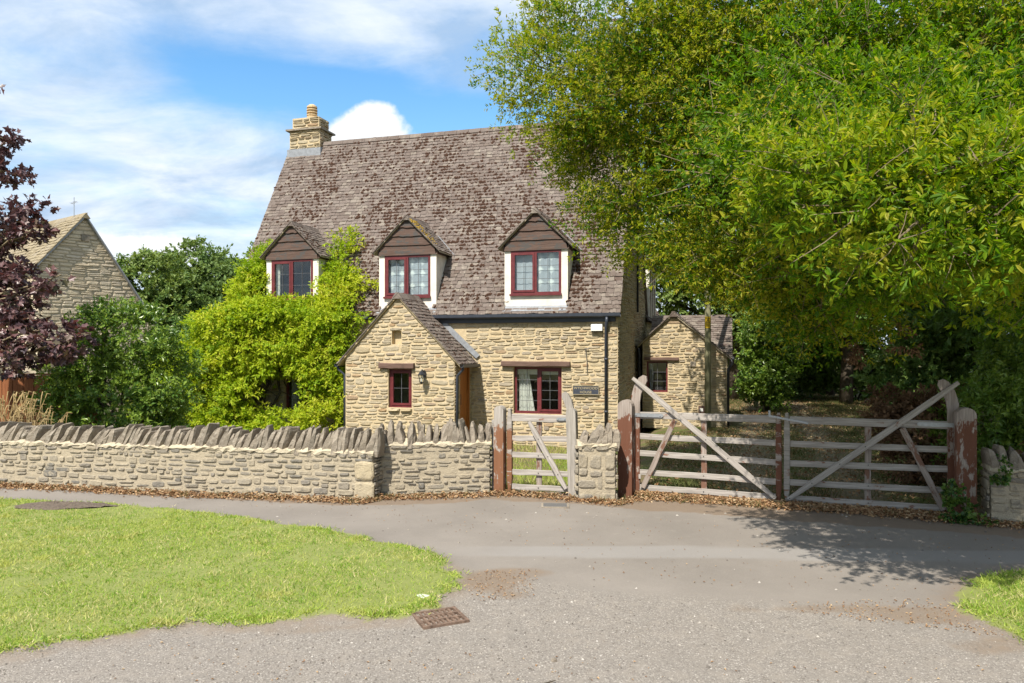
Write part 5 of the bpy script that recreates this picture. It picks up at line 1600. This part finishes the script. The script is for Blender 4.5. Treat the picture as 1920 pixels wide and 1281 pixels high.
# long grass and weeds in the garden seen through the gates and up the drive
pg = np.array([(-.3, 10.7), (1.1, 10.3), (1.7, 13), (1.9, 17.0), (-.9, 17.7), (-.5, 13)])
P = scatter_poly(pg, 16000); P = P[rng.uniform(size=len(P)) < .35 + .65 * smoothstep(vnoise(P, 1.0, 70), -.4, .4)]
blades('garden_grass', P, garden_z(P), .10 * rng.uniform(.4, 1.6, len(P)), np.full(len(P), .010), M['grass'], np.clip(.55 + .3 * vnoise(P, 1, 71) + rng.normal(size=len(P)) * .2, 0, .999))
pg = np.array([(1.75, 10.5), (5.5, 9.05), (9.5, 12), (13, 22), (14, 34), (8, 34), (6.4, 20), (3.0, 17.0), (2.6, 13)])
P = scatter_poly(pg, 90000)
dv = P[:, 0] - (3.9 + .33 * (P[:, 1] - 10)); trk = np.maximum(np.exp(-((dv - .75) / .4) ** 2), np.exp(-((dv + .75) / .4) ** 2))
P = P[rng.uniform(size=len(P)) < (.25 + .75 * smoothstep(vnoise(P, .9, 72), -.5, .4)) * (1 - .97 * trk)]
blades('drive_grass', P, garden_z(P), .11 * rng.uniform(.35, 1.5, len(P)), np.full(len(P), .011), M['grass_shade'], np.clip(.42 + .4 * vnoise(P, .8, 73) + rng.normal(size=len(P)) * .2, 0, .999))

def litter(name, P, z, Lr=(.025, .06), mat=None, tilt=.5):
    n = len(P); ph = rng.uniform(0, 6.28, n)
    D = np.stack([np.cos(ph), np.sin(ph), rng.normal(size=n) * tilt * .6], 1)
    N = np.stack([rng.normal(size=n) * tilt, rng.normal(size=n) * tilt, np.ones(n)], 1)
    L = rng.uniform(*Lr, n)
    t = T4.copy(); t[:, 2] *= 3.0
    V, F, rn = leaves_arrays(np.concatenate([P, z[:, None]], 1), D, N, L, L * rng.uniform(.42, .68, n), rng.uniform(0, .999, n), t, T4F)
    return meta(link(name, np_mesh(name, V, [F], rn), mat or M['litter']), kind='stuff')

# fallen leaves drifted along the foot of the walls and gates
base_line = np.array([(-9.0, 11.30), (-7.59, 11.0), (-4.52, 10.30), (-1.86, 9.82), (-1.80, 10.06), (-.3, 10.22), (.0, 10.32), (.8, 10.0), (1.4, 9.72), (1.75, 10.1), (2.4, 9.92), (4.0, 9.28), (5.2, 8.75), (5.6, 8.5), (8.5, 7.6)])
def along(n, spread, lo=None, hi=None):
    seg = np.diff(base_line, axis=0); ln = np.linalg.norm(seg, axis=1); cs = np.concatenate([[0], np.cumsum(ln)])
    t = rng.uniform(0, cs[-1], n); k = np.clip(np.searchsorted(cs, t) - 1, 0, len(seg) - 1)
    p = base_line[k] + seg[k] * ((t - cs[k]) / ln[k])[:, None]
    off = np.abs(rng.normal(size=n)) * spread
    return np.stack([p[:, 0] - off * .22 + rng.normal(size=n) * .02, p[:, 1] - off], 1), off
P, off = along(11000, .10)
litter('fallen_leaves', P, height(P) + .012 + .05 * np.exp(-off / .08) * rng.uniform(0, 1, len(P)))
P = np.stack([rng.uniform(1.7, 5.6, 3800), np.zeros(3800)], 1); P[:, 1] = 10.32 - (P[:, 0] - 1.7) * .405 + rng.normal(size=len(P)) * .13
litter('fallen_leaves', P, height(P) + .02 + .02 * rng.uniform(size=len(P)))
P = scatter_poly(pg, 14000); litter('drive_leaves', P, garden_z(P) + .02, (.03, .075))
P = np.concatenate([scatter_poly(poly([(870, 1072), (1010, 1068), (1000, 1125), (880, 1130)]), 260), scatter_poly(poly([(1480, 1130), (1830, 1120), (1900, 1200), (1780, 1190), (1500, 1150)]), 500), scatter_poly(poly([(1100, 960), (1900, 1010), (1900, 1120), (1100, 1090)]), 260), scatter_poly(poly([(200, 1200), (1900, 1250), (1900, 1280), (200, 1280)]), 120), scatter_poly(poly([(300, 935), (1100, 950), (1100, 1040), (600, 960)]), 160)])
litter('stray_leaves', P, height(P) + .006, (.008, .026), None, .35)
# tufts along the wall foot
P, off = along(260, .05)
P = np.repeat(P, 22, 0) + rng.normal(size=(260 * 22, 2)) * .045
sel = rng.uniform(size=260) < .55; P = P[np.repeat(sel, 22)]
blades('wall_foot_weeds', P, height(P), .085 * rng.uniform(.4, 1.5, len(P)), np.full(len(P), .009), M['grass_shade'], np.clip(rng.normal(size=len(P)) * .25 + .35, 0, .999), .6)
# grit on the road
def grit(name, P, s):
    n = len(P)
    o8 = np.array([(1, 0, 0), (0, 1, 0), (-1, 0, 0), (0, -1, 0), (0, 0, .8), (0, 0, -.8)], float)
    f8 = np.array([(0, 1, 4), (1, 2, 4), (2, 3, 4), (3, 0, 4)])
    ph = rng.uniform(0, 6.28, n); c, s_ = np.cos(ph), np.sin(ph)
    t = o8[None] * rng.uniform(.6, 1.3, (n, 6, 3)) * s[:, None, None]
    x = t[..., 0] * c[:, None] - t[..., 1] * s_[:, None]; y = t[..., 0] * s_[:, None] + t[..., 1] * c[:, None]
    V = np.stack([x + P[:, 0:1], y + P[:, 1:2], t[..., 2] + (height(P) + s * .1)[:, None]], -1).reshape(-1, 3)
    F = (f8[None] + (np.arange(n) * 6)[:, None, None]).reshape(-1, 3)
    return meta(link(name, np_mesh(name, V, [F], np.repeat(rng.uniform(size=n), 6)), M['pebble']), kind='stuff')
P = scatter_poly(np.array([(-7, 2.4), (7, 2.4), (7.5, 6.6), (-7, 6.2)]), 42000)
P = P[(np.abs(P[:, 0]) < P[:, 1] * .72 + .3)]
wg_ = smoothstep(interp_line(BOT, P[:, 0]) - P[:, 1] + vnoise(P, 2, 80) * .25, -.1, .5) * (sdist(VERGE, P) < .05) * (sdist(VERGE_R, P) < .05) * (.35 + .65 * smoothstep(vnoise(P, 1.3, 81), -.5, .5))
P = P[rng.uniform(size=len(P)) < wg_]
grit('grit', P, .0035 + .0075 * rng.uniform(size=len(P)) ** 3)
P = scatter_poly(np.array([(-7, 2.4), (7, 2.4), (7.5, 9.0), (-7, 10)]), 900); P = P[(sdist(VERGE, P) < .0)]
grit('loose_stones', P, .006 + .012 * rng.uniform(size=len(P)) ** 2)

# ------------------------------------------------------------------ plants
# ---- holm oak overhanging the lane
OAK = empty('holm_oak', (9.2, 11.2, 0), 0, 'huge yellow-green evergreen oak overhanging the gates and the lane from the right', 'tree')
OL = np.array([
    (0.70, 10.6, 5.9, 0.95, 1.1, 1.35, .85), (1.45, 10.2, 4.5, .80, 1.0, .8, .9), (1.9, 9.8, 6.3, 1.3, 1.3, 1.3, 1), (1.55, 9.9, 5.2, 1.1, 1.1, 1.0, 1), (2.0, 9.9, 3.9, .95, 1.0, .85, 1), (2.5, 9.4, 5.1, 1.3, 1.1, 1.1, 1.1),
    (2.6, 10.9, 5.6, 1.5, .9, 1.5, .6), (3.6, 10.2, 4.4, 1.4, 1.0, 1.1, .6), (2.75, 9.2, 3.35, .85, .9, .65, 1), (3.35, 8.2, 3.05, 1.0, .9, .7, 1.1), (3.75, 8.6, 2.50, .55, .6, .55, 1), (3.6, 8.2, 2.9, .7, .6, .5, 1),
    (3.2, 9.0, 6.1, 1.4, 1.2, 1.2, 1), (4.7, 8.9, 6.2, 1.5, 1.2, 1.3, 1), (3.5, 8.0, 4.9, 1.2, .9, .8, 1.1), (4.9, 7.9, 4.9, 1.2, .9, .9, 1), (2.75, 7.7, 4.35, .8, .8, .65, 1.1),
    (3.4, 6.9, 4.05, .9, .7, .6, 1.2), (4.4, 6.7, 3.9, .9, .8, .7, 1.1), (2.35, 6.5, 3.75, .6, .55, .45, 1.2), (3.25, 5.9, 3.45, .75, .55, .48, 1.2), (3.9, 5.7, 3.25, .7, .55, .5, 1.2),
    (2.35, 5.5, 3.20, .5, .45, .38, 1.2), (2.85, 5.1, 2.95, .6, .45, .40, 1.3), (3.5, 5.1, 2.95, .6, .45, .45, 1.3), (4.3, 5.9, 2.8, .8, .7, .5, 1), (3.4, 6.9, 2.95, .9, .7, .5, 1), (5.0, 7.6, 3.3, 1.0, 1.0, .8, .8), (2.15, 10.6, 4.2, .7, .5, .6, 1), (2.45, 9.3, 3.05, .55, .6, .34, 1.2), (3.25, 8.9, 3.0, .55, .5, .30, 1.2), (5.6, 8.4, 5.6, 1.4, 1.3, 1.1, .7), (6.6, 8.6, 4.6, 1.2, 1.2, .9, .7)])
OL[:, :3] -= np.array([9.2, 11.2, 0])
def hollow(P):
    return vnoise(P[:, [0, 2]] + P[:, [1, 1]] * .35, 1.25, 91) * .7 + vnoise(P[:, [1, 2]] + P[:, [0, 0]] * .4, 1.7, 92) * .5 > -.42


OLn, OLf = OL[OL[:, 1] < 8.1 - 11.2], OL[OL[:, 1] >= 8.1 - 11.2]
kw_ = dict(sprig=.12, shell=(.45, 1.0), up=.15, out=.75, keep=hollow)
oc = crown_points(OLn, 720, 26, 9, .064, .34, **kw_)
fr_sel = oc['P'][:, 1] < 5.9 - 11.2             # the sprays nearest the lane get fuller leaves
for nm_, sel_, t_, f_, k_ in (('front_spray', fr_sel, T6, T6Q, .34), ('crown', ~fr_sel, T4, T4F, .40)):
    V, F, rn = leaves_arrays(oc['P'][sel_], oc['D'][sel_], oc['N'][sel_], oc['L'][sel_], oc['L'][sel_] * k_, oc['rnd'][sel_], t_, f_)
    o = link(nm_, np_mesh(nm_, V, [F], rn), M['oak_leaf'], OAK); o['kind'] = 'stuff'
_, ocf = crown('upper_crown', M['oak_leaf'], OAK, OLf, 1080, 32, 9, .057, .37, .36, **kw_)
OL2 = np.array([(6.5, 11.5, 5.4, 1.7, 1.6, 1.3), (4.6, 11.6, 6.2, 1.6, 1.5, 1.4), (8.6, 9.6, 5.0, 2.0, 1.6, 1.6), (7.2, 13.2, 5.2, 2.0, 1.6, 1.5), (9.8, 12.5, 6.0, 2.2, 2.0, 1.8), (6.6, 15.0, 6.2, 1.8, 1.6, 1.4), (9.0, 15.5, 5.8, 2.4, 1.8, 1.8), (11.5, 10.5, 5.0, 2.2, 2.0, 2.0), (3.2, 11.3, 4.7, 1.3, .7, 1.2), (2.5, 11.3, 5.7, 1.2, .6, 1.4), (4.0, 16.0, 6.0, .7, .6, .4), (4.6, 15.6, 7.2, 1.3, 1.2, .8), (7.8, 20.5, 7.8, 1.8, 1.6, 1.0), (9.5, 19.5, 7.0, 2.2, 1.8, 1.2), (6.5, 18.5, 7.4, 1.8, 1.6, 1.0), (3.8, 13.6, 6.6, 1.5, 1.6, .9), (5.6, 14.6, 7.0, 1.6, 1.6, .9), (8.0, 17.5, 6.8, 2.2, 1.8, 1.2)])  # hidden lobes, mostly added to shade drive, wood and outbuilding; some fill crown gaps
OL2[:, :3] -= np.array([9.2, 11.2, 0])
crown('inner_shade_crown', M['oak_leaf'], OAK, OL2, 800, 20, 7, .13, .42, .5, sprig=.2, shell=(.3, 1.0))
mb = MB()
mb.tube([(0, 0, -.1), (-.1, .05, .8), (.05, -.1, 2.0), (-.1, -.2, 3.4)], [.42, .33, .29, .25], 12)
trunk = mb.build('trunk', M['bark'], OAK, True)
mb = MB(); mt = MB()
hub = Vector((-.1, -.2, 3.2))
for l in OL:
    c_ = Vector(l[:3]); limb(mb, hub, c_ + Vector((0, 0, -.1)), .11, .022, 8, .05, 7, -.01)
for l in OL2: limb(mb, hub, Vector(l[:3]), .14, .04, 6, .05, 6)
limb(mb, (.0, -.1, 1.5), Vector((6.2, 11.0, 3.6)) - Vector((9.2, 11.2, 0)), .13, .06, 7, .05, 7)
for c_, l in [(c_, OLn[q_]) for c_, q_ in zip(oc['cc'], oc['li'])] + [(c_, OLf[q_]) for c_, q_ in zip(ocf['cc'], ocf['li'])]:
    if random.random() < .5: continue
    a = Vector(l[:3]).lerp(Vector(c_), random.uniform(.3, .7)); limb(mt, a, Vector(c_), .011, .004, 4, .08, 4, .02)
for o_, k in [(oc, k) for k in rng.choice(len(oc['sp']), 2600, replace=False)] + [(ocf, k) for k in rng.choice(len(ocf['sp']), 2800, replace=False)]:
    q = np.argmin(((o_['cc'] - o_['sp'][k]) ** 2).sum(1))
    a = Vector(o_['cc'][q]); b = Vector(o_['sp'][k] + o_['sd'][k] * .12); limb(mt, a.lerp(b, .1), b, .004, .0022, 2, .06, 3)
mb.build('limb', M['bark'], OAK, True)
o = mt.build('twigs', M['twig'], OAK); o['kind'] = 'stuff'
# the leaves that show largest, one by one
wp = oc['P'] + np.array([9.2, 11.2, 0]); inv = (np.abs(wp[:, 0] / wp[:, 1]) < .68) & (np.abs((wp[:, 2] - 2) / wp[:, 1]) < .46)
near = np.argsort(np.where(inv, wp[:, 1], 99))[:300]
V, F, rn = leaves_arrays(np.zeros((1, 3)), np.array([[0, 1., 0]]), np.array([[0, 0, 1.]]), np.array([1.]), np.array([.36]), np.array([0.]), T6, T6Q)
lm = np_mesh('leaf', V, [F]); lm.materials.append(M['oak_leaf'])
for k in near:
    D = Vector(unit(oc['D'][k:k + 1])[0]); N_ = Vector(oc['N'][k]); N_ = (N_ - D * N_.dot(D)).normalized()
    o = bpy.data.objects.new('leaf', lm); COL.objects.link(o); o.parent = OAK
    sc_ = oc['L'][k] * 1.05
    o.matrix_local = Matrix.Translation(Vector(oc['P'][k]) + N_ * .012) @ Matrix((D.cross(N_), D, N_)).transposed().to_4x4() @ Matrix.Diagonal((sc_, sc_, sc_, 1))
# withered sprays hanging under the crown
DB = np.array([(3.98, 8.35, 1.98, .16, .16, .17), (4.35, 8.3, 2.1, .12, .12, .15)]); DB[:, :3] -= np.array([9.2, 11.2, 0])
crown('withered_spray', M['brown_leaf'], OAK, DB, 10, 6, 7, .055, .4, .05, sprig=.08, droop=.6)

# ---- wisteria over the left of the cottage
WI = empty('wisteria', (-7.5, 19.94, 0), ANG, 'bright yellow-green wisteria smothering the left half of the cottage front', 'climber')
ry = roof_y
WL = np.array([
    (-.45, -1.1, .75, .75, .6, .50, 1), (.25, -1.2, 1.45, .75, .6, .50, 1), (-.15, -.9, 1.9, .70, .6, .42, 1), (.55, -.9, 2.55, .80, .6, .45, 1), (1.35, -.75, 2.75, .85, .5, .42, 1), (2.1, -.65, 2.75, .8, .45, .42, 1), (2.95, -.55, 2.55, .75, .4, .50, 1), (3.35, -.5, 2.0, .55, .4, .50, 1),
    (1.15, -1.0, 1.95, .75, .45, .38, 1), (2.2, -.8, 2.0, .65, .4, .35, 1), (2.75, -.65, 1.65, .45, .35, .35, 1), (1.5, -.8, 1.55, .40, .35, .22, 1), (-1.55, -1.0, .45, .5, .45, .5, 1), (-1.35, -.9, 1.05, .5, .45, .4, 1), (-1.2, -1.1, .40, .55, .5, .42, 1), (1.75, -.95, 1.35, .35, .3, .3, 1), (2.95, -.8, 1.25, .3, .3, .4, 1), (-.95, -.9, 1.25, .55, .5, .42, 1), (-.5, -1.2, .95, .6, .6, .5, 1), (.2, -1.2, .85, .7, .55, .45, 1), (.95, -1.2, .85, .5, .4, .40, 1), (.0, -1.3, .30, .9, .6, .40, 1), (1.0, -1.2, .20, .8, .55, .36, 1), (2.2, -1.1, .12, .9, .45, .30, 1), (3.3, -1.0, .25, .7, .5, .42, 1), (3.55, -.45, 1.1, .32, .35, .8, 1),
    (.55, .0, 3.35, .42, .28, .40, 1.6), (.60, .35, 3.9, .40, .22, .42, 1.6), (.72, .62, 4.35, .32, .2, .32, 1.6), (.95, .75, 4.62, .26, .16, .2, 1.6),
    (2.95, .0, 3.25, .42, .25, .42, 1), (2.98, .35, 3.9, .34, .22, .42, 1), (2.95, .75, 4.5, .30, .22, .35, 1), (2.75, 1.0, 4.92, .40, .2, .25, 1), (3.45, .15, 3.55, .42, .18, .26, 1), (3.85, .3, 3.72, .24, .14, .18, 1), (3.4, -.2, 3.0, .45, .25, .28, 1), (3.75, -.25, 2.75, .38, .25, .24, 1), (1.85, -.2, 3.12, .7, .25, .16, 1)])
def keep_w(P):
    s, y, z = P[:, 0], P[:, 1], P[:, 2]
    face = np.where(z > EAVE_Z, ry(z) - .05, -.06)
    k = (y < face) | (s < -.05)
    k &= ~((s > PS0 - .03) & (z < PAZ - (PAX - s) * .96 + .12) & (y > PY - .12))
    k &= ~((np.abs(s - 1.84) < .80) & (z > 3.28) & (z < 5.3))
    k &= ~((s > 1.75) & (s < 2.85) & (z > .50) & (z < 1.28) & (y < -.30))
    return k
_, wc = crown('crown', M['wisteria'], WI, WL, 1020, 13, 11, .10, .38, .24, sprig=.20, shell=(.5, 1.05), out=.6, up=.0, droop=.25, keep=keep_w, bias=(0, -.5, .25), norm_up=.7)
mb = MB()
for k in range(7):
    x = 1.0 + random.uniform(-.25, .25); limb(mb, (1.1 + random.uniform(-.1, .1), -.35, -.35), (x + random.uniform(-.9, 1.4), -.4, 2.4), .045, .018, 9, .05, 6)
for l in WL[26:]: limb(mb, (1.2 if l[0] < 1.5 else 2.9, -.25, 2.5), l[:3], .02, .008, 6, .05, 5)
for k in range(16): limb(mb, (random.uniform(.3, 2.2), -.3, random.uniform(.6, 1.3)), (random.uniform(-.3, 2.6), -.9, random.uniform(1.2, 2.2)), .012, .005, 6, .1, 5)
mb.build('stem', M['bark'], WI, True)
IV = empty('ivy', (-7.5, 19.94, 0), ANG, 'dark green ivy on the wall in the corner left of the porch', 'climber')
crown('foliage', M['ivy'], IV, np.array([(3.75, -.35, .3, .28, .3, .5), (3.82, -.25, 1.1, .2, .2, .5)]), 60, 12, 6, .06, .8, .12, keep=lambda P: P[:, 0] < PS0 - .06)

def shrub(name, loc, label, cat, mat, lobes, n, spc, lps, leaf, wr, cr, group=None, stem=True, barkm='bark', **kw):
    root = empty(name, loc, 0, label, cat, group)
    o, c = crown('crown', M[mat], root, lobes, n, spc, lps, leaf, wr, cr, **kw)
    if stem:
        mb = MB(); lb = np.asarray(lobes)
        for l in lb: limb(mb, (0, 0, -.05), l[:3], .035 * max(1, lb[:, 5].max()), .012, 5, .06, 6)
        mb.build('stems', M[barkm], root, True)
    return root, c

shrub('laurel_bush', (-7.1, 13.4, -.1), 'big dense dark green laurel bush behind the left garden wall', 'bush', 'laurel', np.array([
    (.0, .0, 1.0, 1.05, .9, 1.0), (-.55, .1, 1.6, .65, .6, .70), (.25, .1, 2.2, .72, .6, .68), (-.15, -.1, 2.45, .45, .45, .42), (.75, .0, 1.6, .55, .6, .75), (-.75, -.2, .8, .55, .5, .6), (.65, -.3, .7, .55, .5, .6)]), 360, 14, 9, .080, .42, .20, sprig=.10, shell=(.7, 1.02), up=.3)

# ---- copper maple at the far left
MP = empty('copper_maple', (-10.2, 12.8, 0), 0, 'purple-leaved maple reaching into view at the left edge', 'tree')
o3 = lambda px, py, Y: ((px - 960) / 1400 * Y + 10.2, Y - 12.8, 2 + (655 - py) / 1400 * Y)
ML = []
for px, py, Y, rx, rz_ in ((15, 262, 12.2, .28, .16), (5, 320, 12.3, .32, .2), (-25, 120, 12.3, .30, .25), (-60, 150, 12.4, .5, .35), (-10, 300, 12.4, .25, .35), (30, 395, 12.3, .45, .22), (-30, 460, 12.6, .6, .4), (60, 440, 12.2, .25, .14), (10, 520, 12.5, .55, .25), (95, 525, 12.1, .16, .12), (40, 580, 12.4, .5, .25), (115, 605, 12.0, .25, .12), (-20, 620, 12.6, .6, .4), (60, 650, 12.1, .55, .22), (130, 640, 11.9, .25, .14), (160, 625, 11.8, .16, .14), (10, 690, 12.3, .5, .14), (-60, 560, 12.8, .8, .9), (115, 515, 12.0, .10, .06)):
    ML.append((*o3(px, py, Y), rx, rx * .9, rz_))
_, mc = crown('crown', M['maple'], MP, ML, 175, 9, 5, .11, .95, .13, tpl='m', sprig=.16, shell=(.2, 1.0), droop=.25, up=.1, norm_up=.6)
mb = MB(); mb.tube([(0, 0, -.1), (.05, 0, 1.4), (-.05, 0, 3.2), (.1, 0, 5.5)], [.16, .12, .09, .04], 8)
mb.build('trunk', M['bark'], MP, True)
mb = MB()
for l in ML: limb(mb, (.0, 0, max(.9, l[2] - .7)), l[:3], .03, .009, 6, .04, 6)
for c_, li in zip(mc['cc'], mc['li']): limb(mb, ML[li][:3], Vector(c_), .008, .003, 3, .06, 4)
mb.build('limb', M['twig'], MP, True)

# ---- dry grass behind the left wall
P = np.stack([rng.uniform(-8.15, -7.0, 130), 11.65 + rng.normal(size=130) * .12], 1); P[:55, 0] = rng.uniform(-8.0, -7.35, 55)
mbv, mbf, mr = [], [], []; kk = 0
for (x, y) in P:
    h_ = random.uniform(.85, 1.38) if -8.05 < x < -7.3 else random.uniform(.75, 1.1); bx, by = random.gauss(.0, .08), random.gauss(0, .06)
    pts = [(x, y, 0), (x + bx * .3, y + by * .3, h_ * .55), (x + bx, y + by, h_ * .85), (x + bx * 1.7 + .03, y + by * 1.5, h_ * .98), (x + bx * 2.2 + .06, y + by * 2, h_ * .97)]
    v, f = tube(pts, [.003, .003, .004, .009, .002], 4); mbv += v; mbf += [tuple(i + kk for i in q) for q in f]; mr += [random.random()] * len(v); kk += len(v)
me = bpy.data.meshes.new('dry_grass'); me.from_pydata([tuple(v) for v in mbv], [], mbf)
a = me.attributes.new('rnd', 'FLOAT', 'POINT'); a.data.foreach_set('value', mr)
meta(link('dry_grass', me, M['straw']), kind='stuff')

# ---- background trees, left of the cottage and behind it
def tree(name, loc, label, mat, lobes, n, spc, lps, leaf, cr, group, wr=.55, th=None, **kw):
    root = empty(name, loc, 0, label, 'tree', group)
    crown('crown', M[mat], root, lobes, n, spc, lps, leaf, wr, cr, **kw)
    lb = np.asarray(lobes); h_ = lb[:, 2].mean()
    mb = MB(); mb.tube([(0, 0, -.1), (.08, .05, h_ * .4), (-.05, 0, h_ * .8), (0, 0, h_ * 1.1)], [th or .25, (th or .25) * .8, (th or .25) * .6, .06], 9)
    mb.build('trunk', M['bark'], root, True)
    mb = MB()
    for l in lb: limb(mb, (0, 0, min(l[2] * .6, h_ * .7)), l[:3], .09, .03, 5, .06, 6)
    mb.build('limb', M['bark'], root, True)
    return root

G = 'trees behind the houses'
tree('broadleaf_tree', (-18.6, 38, 0), 'dark rounded tree beyond the neighbouring gable', 'far_leaf2', [(0, 0, 5.2, 1.9, 1.8, 1.6), (-1.2, 0, 4.4, 1.6, 1.6, 1.5), (1.1, -.3, 4.2, 1.5, 1.5, 1.4), (.2, -.5, 3, 2.2, 1.8, 1.6), (-2.2, 0, 3.4, 1.6, 1.5, 1.6), (1.2, -.6, 2.2, 1.6, 1.4, 1.2)], 420, 12, 9, .20, .42, G, shell=(.6, 1.05), sprig=.3)
tree('broadleaf_tree', (-16.6, 41, 0), 'tall pale green tree with feathery top behind the wisteria', 'hill_leaf', [(-.9, 0, 6.6, 1.3, 1.3, 1.2), (.5, 0, 5.9, 1.6, 1.5, 1.3), (-1.6, -.3, 5.0, 1.4, 1.4, 1.3), (1.6, -.3, 5.2, 1.3, 1.4, 1.2), (0, -.8, 4.2, 2.2, 1.6, 1.6), (.6, -1, 2.6, 2.2, 1.6, 1.5), (-1.5, -.6, 2.6, 1.5, 1.4, 1.4)], 440, 12, 9, .20, .42, G, shell=(.6, 1.05), sprig=.3)
tree('broadleaf_tree', (-13.6, 43, 0), 'dense mid green tree close against the left roof edge of the cottage', 'far_leaf2', [(0, 0, 6.4, 1.7, 1.6, 1.4), (-1.2, -.2, 5.6, 1.5, 1.5, 1.3), (1.4, 0, 5.8, 1.6, 1.5, 1.4), (0, -.6, 4.2, 2.2, 1.6, 1.5), (-.6, -.6, 2.6, 2.2, 1.6, 1.5)], 330, 12, 9, .20, .42, G, shell=(.6, 1.05), sprig=.3)
shrub('garden_shrub', (-8.9, 23.5, -.2), 'loose mid green shrub between the laurel and the wisteria', 'bush', 'far_leaf', [(0, 0, 1.8, 1.2, .9, 1.1), (.5, 0, 2.7, .8, .7, .7), (-.8, 0, 2.6, .8, .7, .8), (.9, .2, 1.4, .9, .8, 1.0), (-1.6, .3, 1.6, .9, .8, 1.2)], 230, 13, 9, .12, .5, .30, shell=(.6, 1.02), sprig=.2)

# ---- wood behind the field gate
G = 'trees of the wood behind the field gate'
tree('woodland_tree', (8.9, 30.0, 0), 'green tree filling the gap above the outbuilding roof', 'far_leaf2', [(-3.1, -.2, 4.3, 1.2, 1.2, 1.3), (-3.3, 0, 6.2, 1.3, 1.2, 1.2), (-1.2, 0, 3.8, 1.8, 1.5, 1.4), (.4, 0, 5.2, 1.8, 1.6, 1.5), (-1.8, -.2, 5.4, 1.6, 1.5, 1.4), (.8, -.3, 3.2, 1.6, 1.4, 1.3), (-2.6, 0, 6.8, 1.7, 1.6, 1.5)], 320, 12, 9, .17, .40, G, shell=(.5, 1.02), sprig=.25)
for k, (x, y, s_, lab) in enumerate(((12.3, 27.5, 1.0, 'shaded woodland tree left of the end of the drive'), (16.2, 26.0, 1.1, 'dark woodland tree right of the end of the drive'), (14.0, 33.0, 1.2, 'tall woodland tree closing the end of the drive'), (19.5, 30.0, 1.3, 'broad woodland tree far right behind the shrubs'), (10.5, 36.0, 1.3, 'tree at the back of the wood, left side'), (13.5, 20.0, 1.1, 'woodland tree behind the right gate post, mostly in shade'), (13.3, 16.6, 1.25, 'woodland tree added for its shade, trunk out of view behind the right stone wall'))):  # the last tree is added for its shade, its trunk out of view
    tree('woodland_tree', (x, y, 0), lab, 'far_leaf', [(0, 0, 6.2 * s_, 2.6 * s_, 2.4 * s_, 1.7 * s_), (-1.6 * s_, -.8, 4.8 * s_, 1.9 * s_, 1.8, 1.5), (1.7 * s_, -.4, 4.6 * s_, 1.9 * s_, 1.8, 1.5), (0, -1.4, 3.9 * s_, 2.1 * s_, 1.6, 1.2), (-.5, .8, 3.2, 2.2, 1.4, 1.6)], 170, 12, 8, .25, .6, G, shell=(.4, 1.02), sprig=.3)
shrub('evergreen_shrub', (8.3, 24.3, -.05), 'leafy green evergreen shrub right of the outbuilding, lit by the sun', 'bush', 'laurel', [(0, 0, 1.3, .75, .7, .8), (-.15, 0, 2.3, .75, .7, .75), (.25, -.1, 3.1, .6, .6, .6), (.5, 0, 1.9, .6, .6, .6), (-.3, -.2, .7, .7, .6, .6)], 210, 14, 9, .11, .45, .24, shell=(.55, 1.02), sprig=.14)
for x, y, s_, lab in ((11.2, 30.5, 1.0, 'dark undergrowth bush left of the drive end'), (13.6, 29.5, 1.0, 'dark undergrowth bush in the middle of the drive end'), (16.4, 28.0, 1.1, 'dark undergrowth bush right of the drive end'), (11.8, 20.5, 1.0, 'shaded bush beyond the brown hydrangea'), (10.6, 34.5, 1.5, 'big dim bush at the back of the wood, left'), (14.8, 35.5, 1.6, 'big dim bush at the back of the wood, right'), (19.0, 24.0, 1.2, 'shaded bush deep in the wood at the right')):
    shrub('undergrowth_bush', (x, y, -.05), lab, 'bush', 'far_leaf', [(0, 0, .9, 1.5 * s_, .9, 1.0), (-1.0, .2, 1.4, 1.0, .8, 1.0), (.9, .1, 1.5, 1.1, .8, 1.1), (0, .4, 2.3, 1.4, .8, 1.0)], 120, 12, 8, .18, .5, .34, 'undergrowth along the wood', shell=(.5, 1.02), sprig=.2)
shrub('hydrangea_bush', (6.15, 11.3, -.03), 'withered brown-leaved bush just behind the right leaf of the field gate', 'bush', 'brown_leaf', [(-.1, 0, .75, .45, .45, .55), (-.35, .1, 1.05, .35, .35, .35), (.3, 0, 1.0, .40, .4, .42), (.0, -.1, .35, .5, .4, .35)], 110, 11, 7, .075, .5, .16, shell=(.5, 1.02), sprig=.12)
shrub('gateside_bush', (7.4, 10.6, -.03), 'glossy dark green bush behind the right gate post and stone wall', 'bush', 'laurel', [(-.6, 0, 1.0, .6, .55, .75), (0, .1, 1.35, .75, .6, .8), (.7, 0, 1.1, .7, .6, .8), (.3, .2, 2.0, .8, .6, .55), (-.3, -.2, .5, .7, .5, .5)], 260, 13, 9, .08, .45, .2, shell=(.5, 1.02), sprig=.12)
shrub('brown_bush', (7.0, 9.55, -.03), 'low russet bush over the coping of the right stone wall', 'bush', 'brown_leaf', [(0, 0, .8, .35, .3, .4), (.6, -.1, .9, .4, .3, .4)], 60, 11, 7, .07, .5, .14, shell=(.4, 1.02), sprig=.1)
iv = empty('ivy', (5.26, 8.60, 0), 0, 'small green ivy plant at the foot of the right gate post', 'climber')
crown('foliage', M['ivy'], iv, [(-.12, .05, .12, .18, .10, .12), (-.10, .10, .32, .10, .08, .20), (.02, -.1, .03, .16, .12, .06)], 22, 8, 6, .045, .85, .05, sprig=.05)
crown('foliage', M['ivy'], iv, [(.30, -.12, .55, .05, .05, .12), (.36, -.1, .8, .05, .05, .05)], 8, 7, 6, .04, .85, .04, sprig=.05)
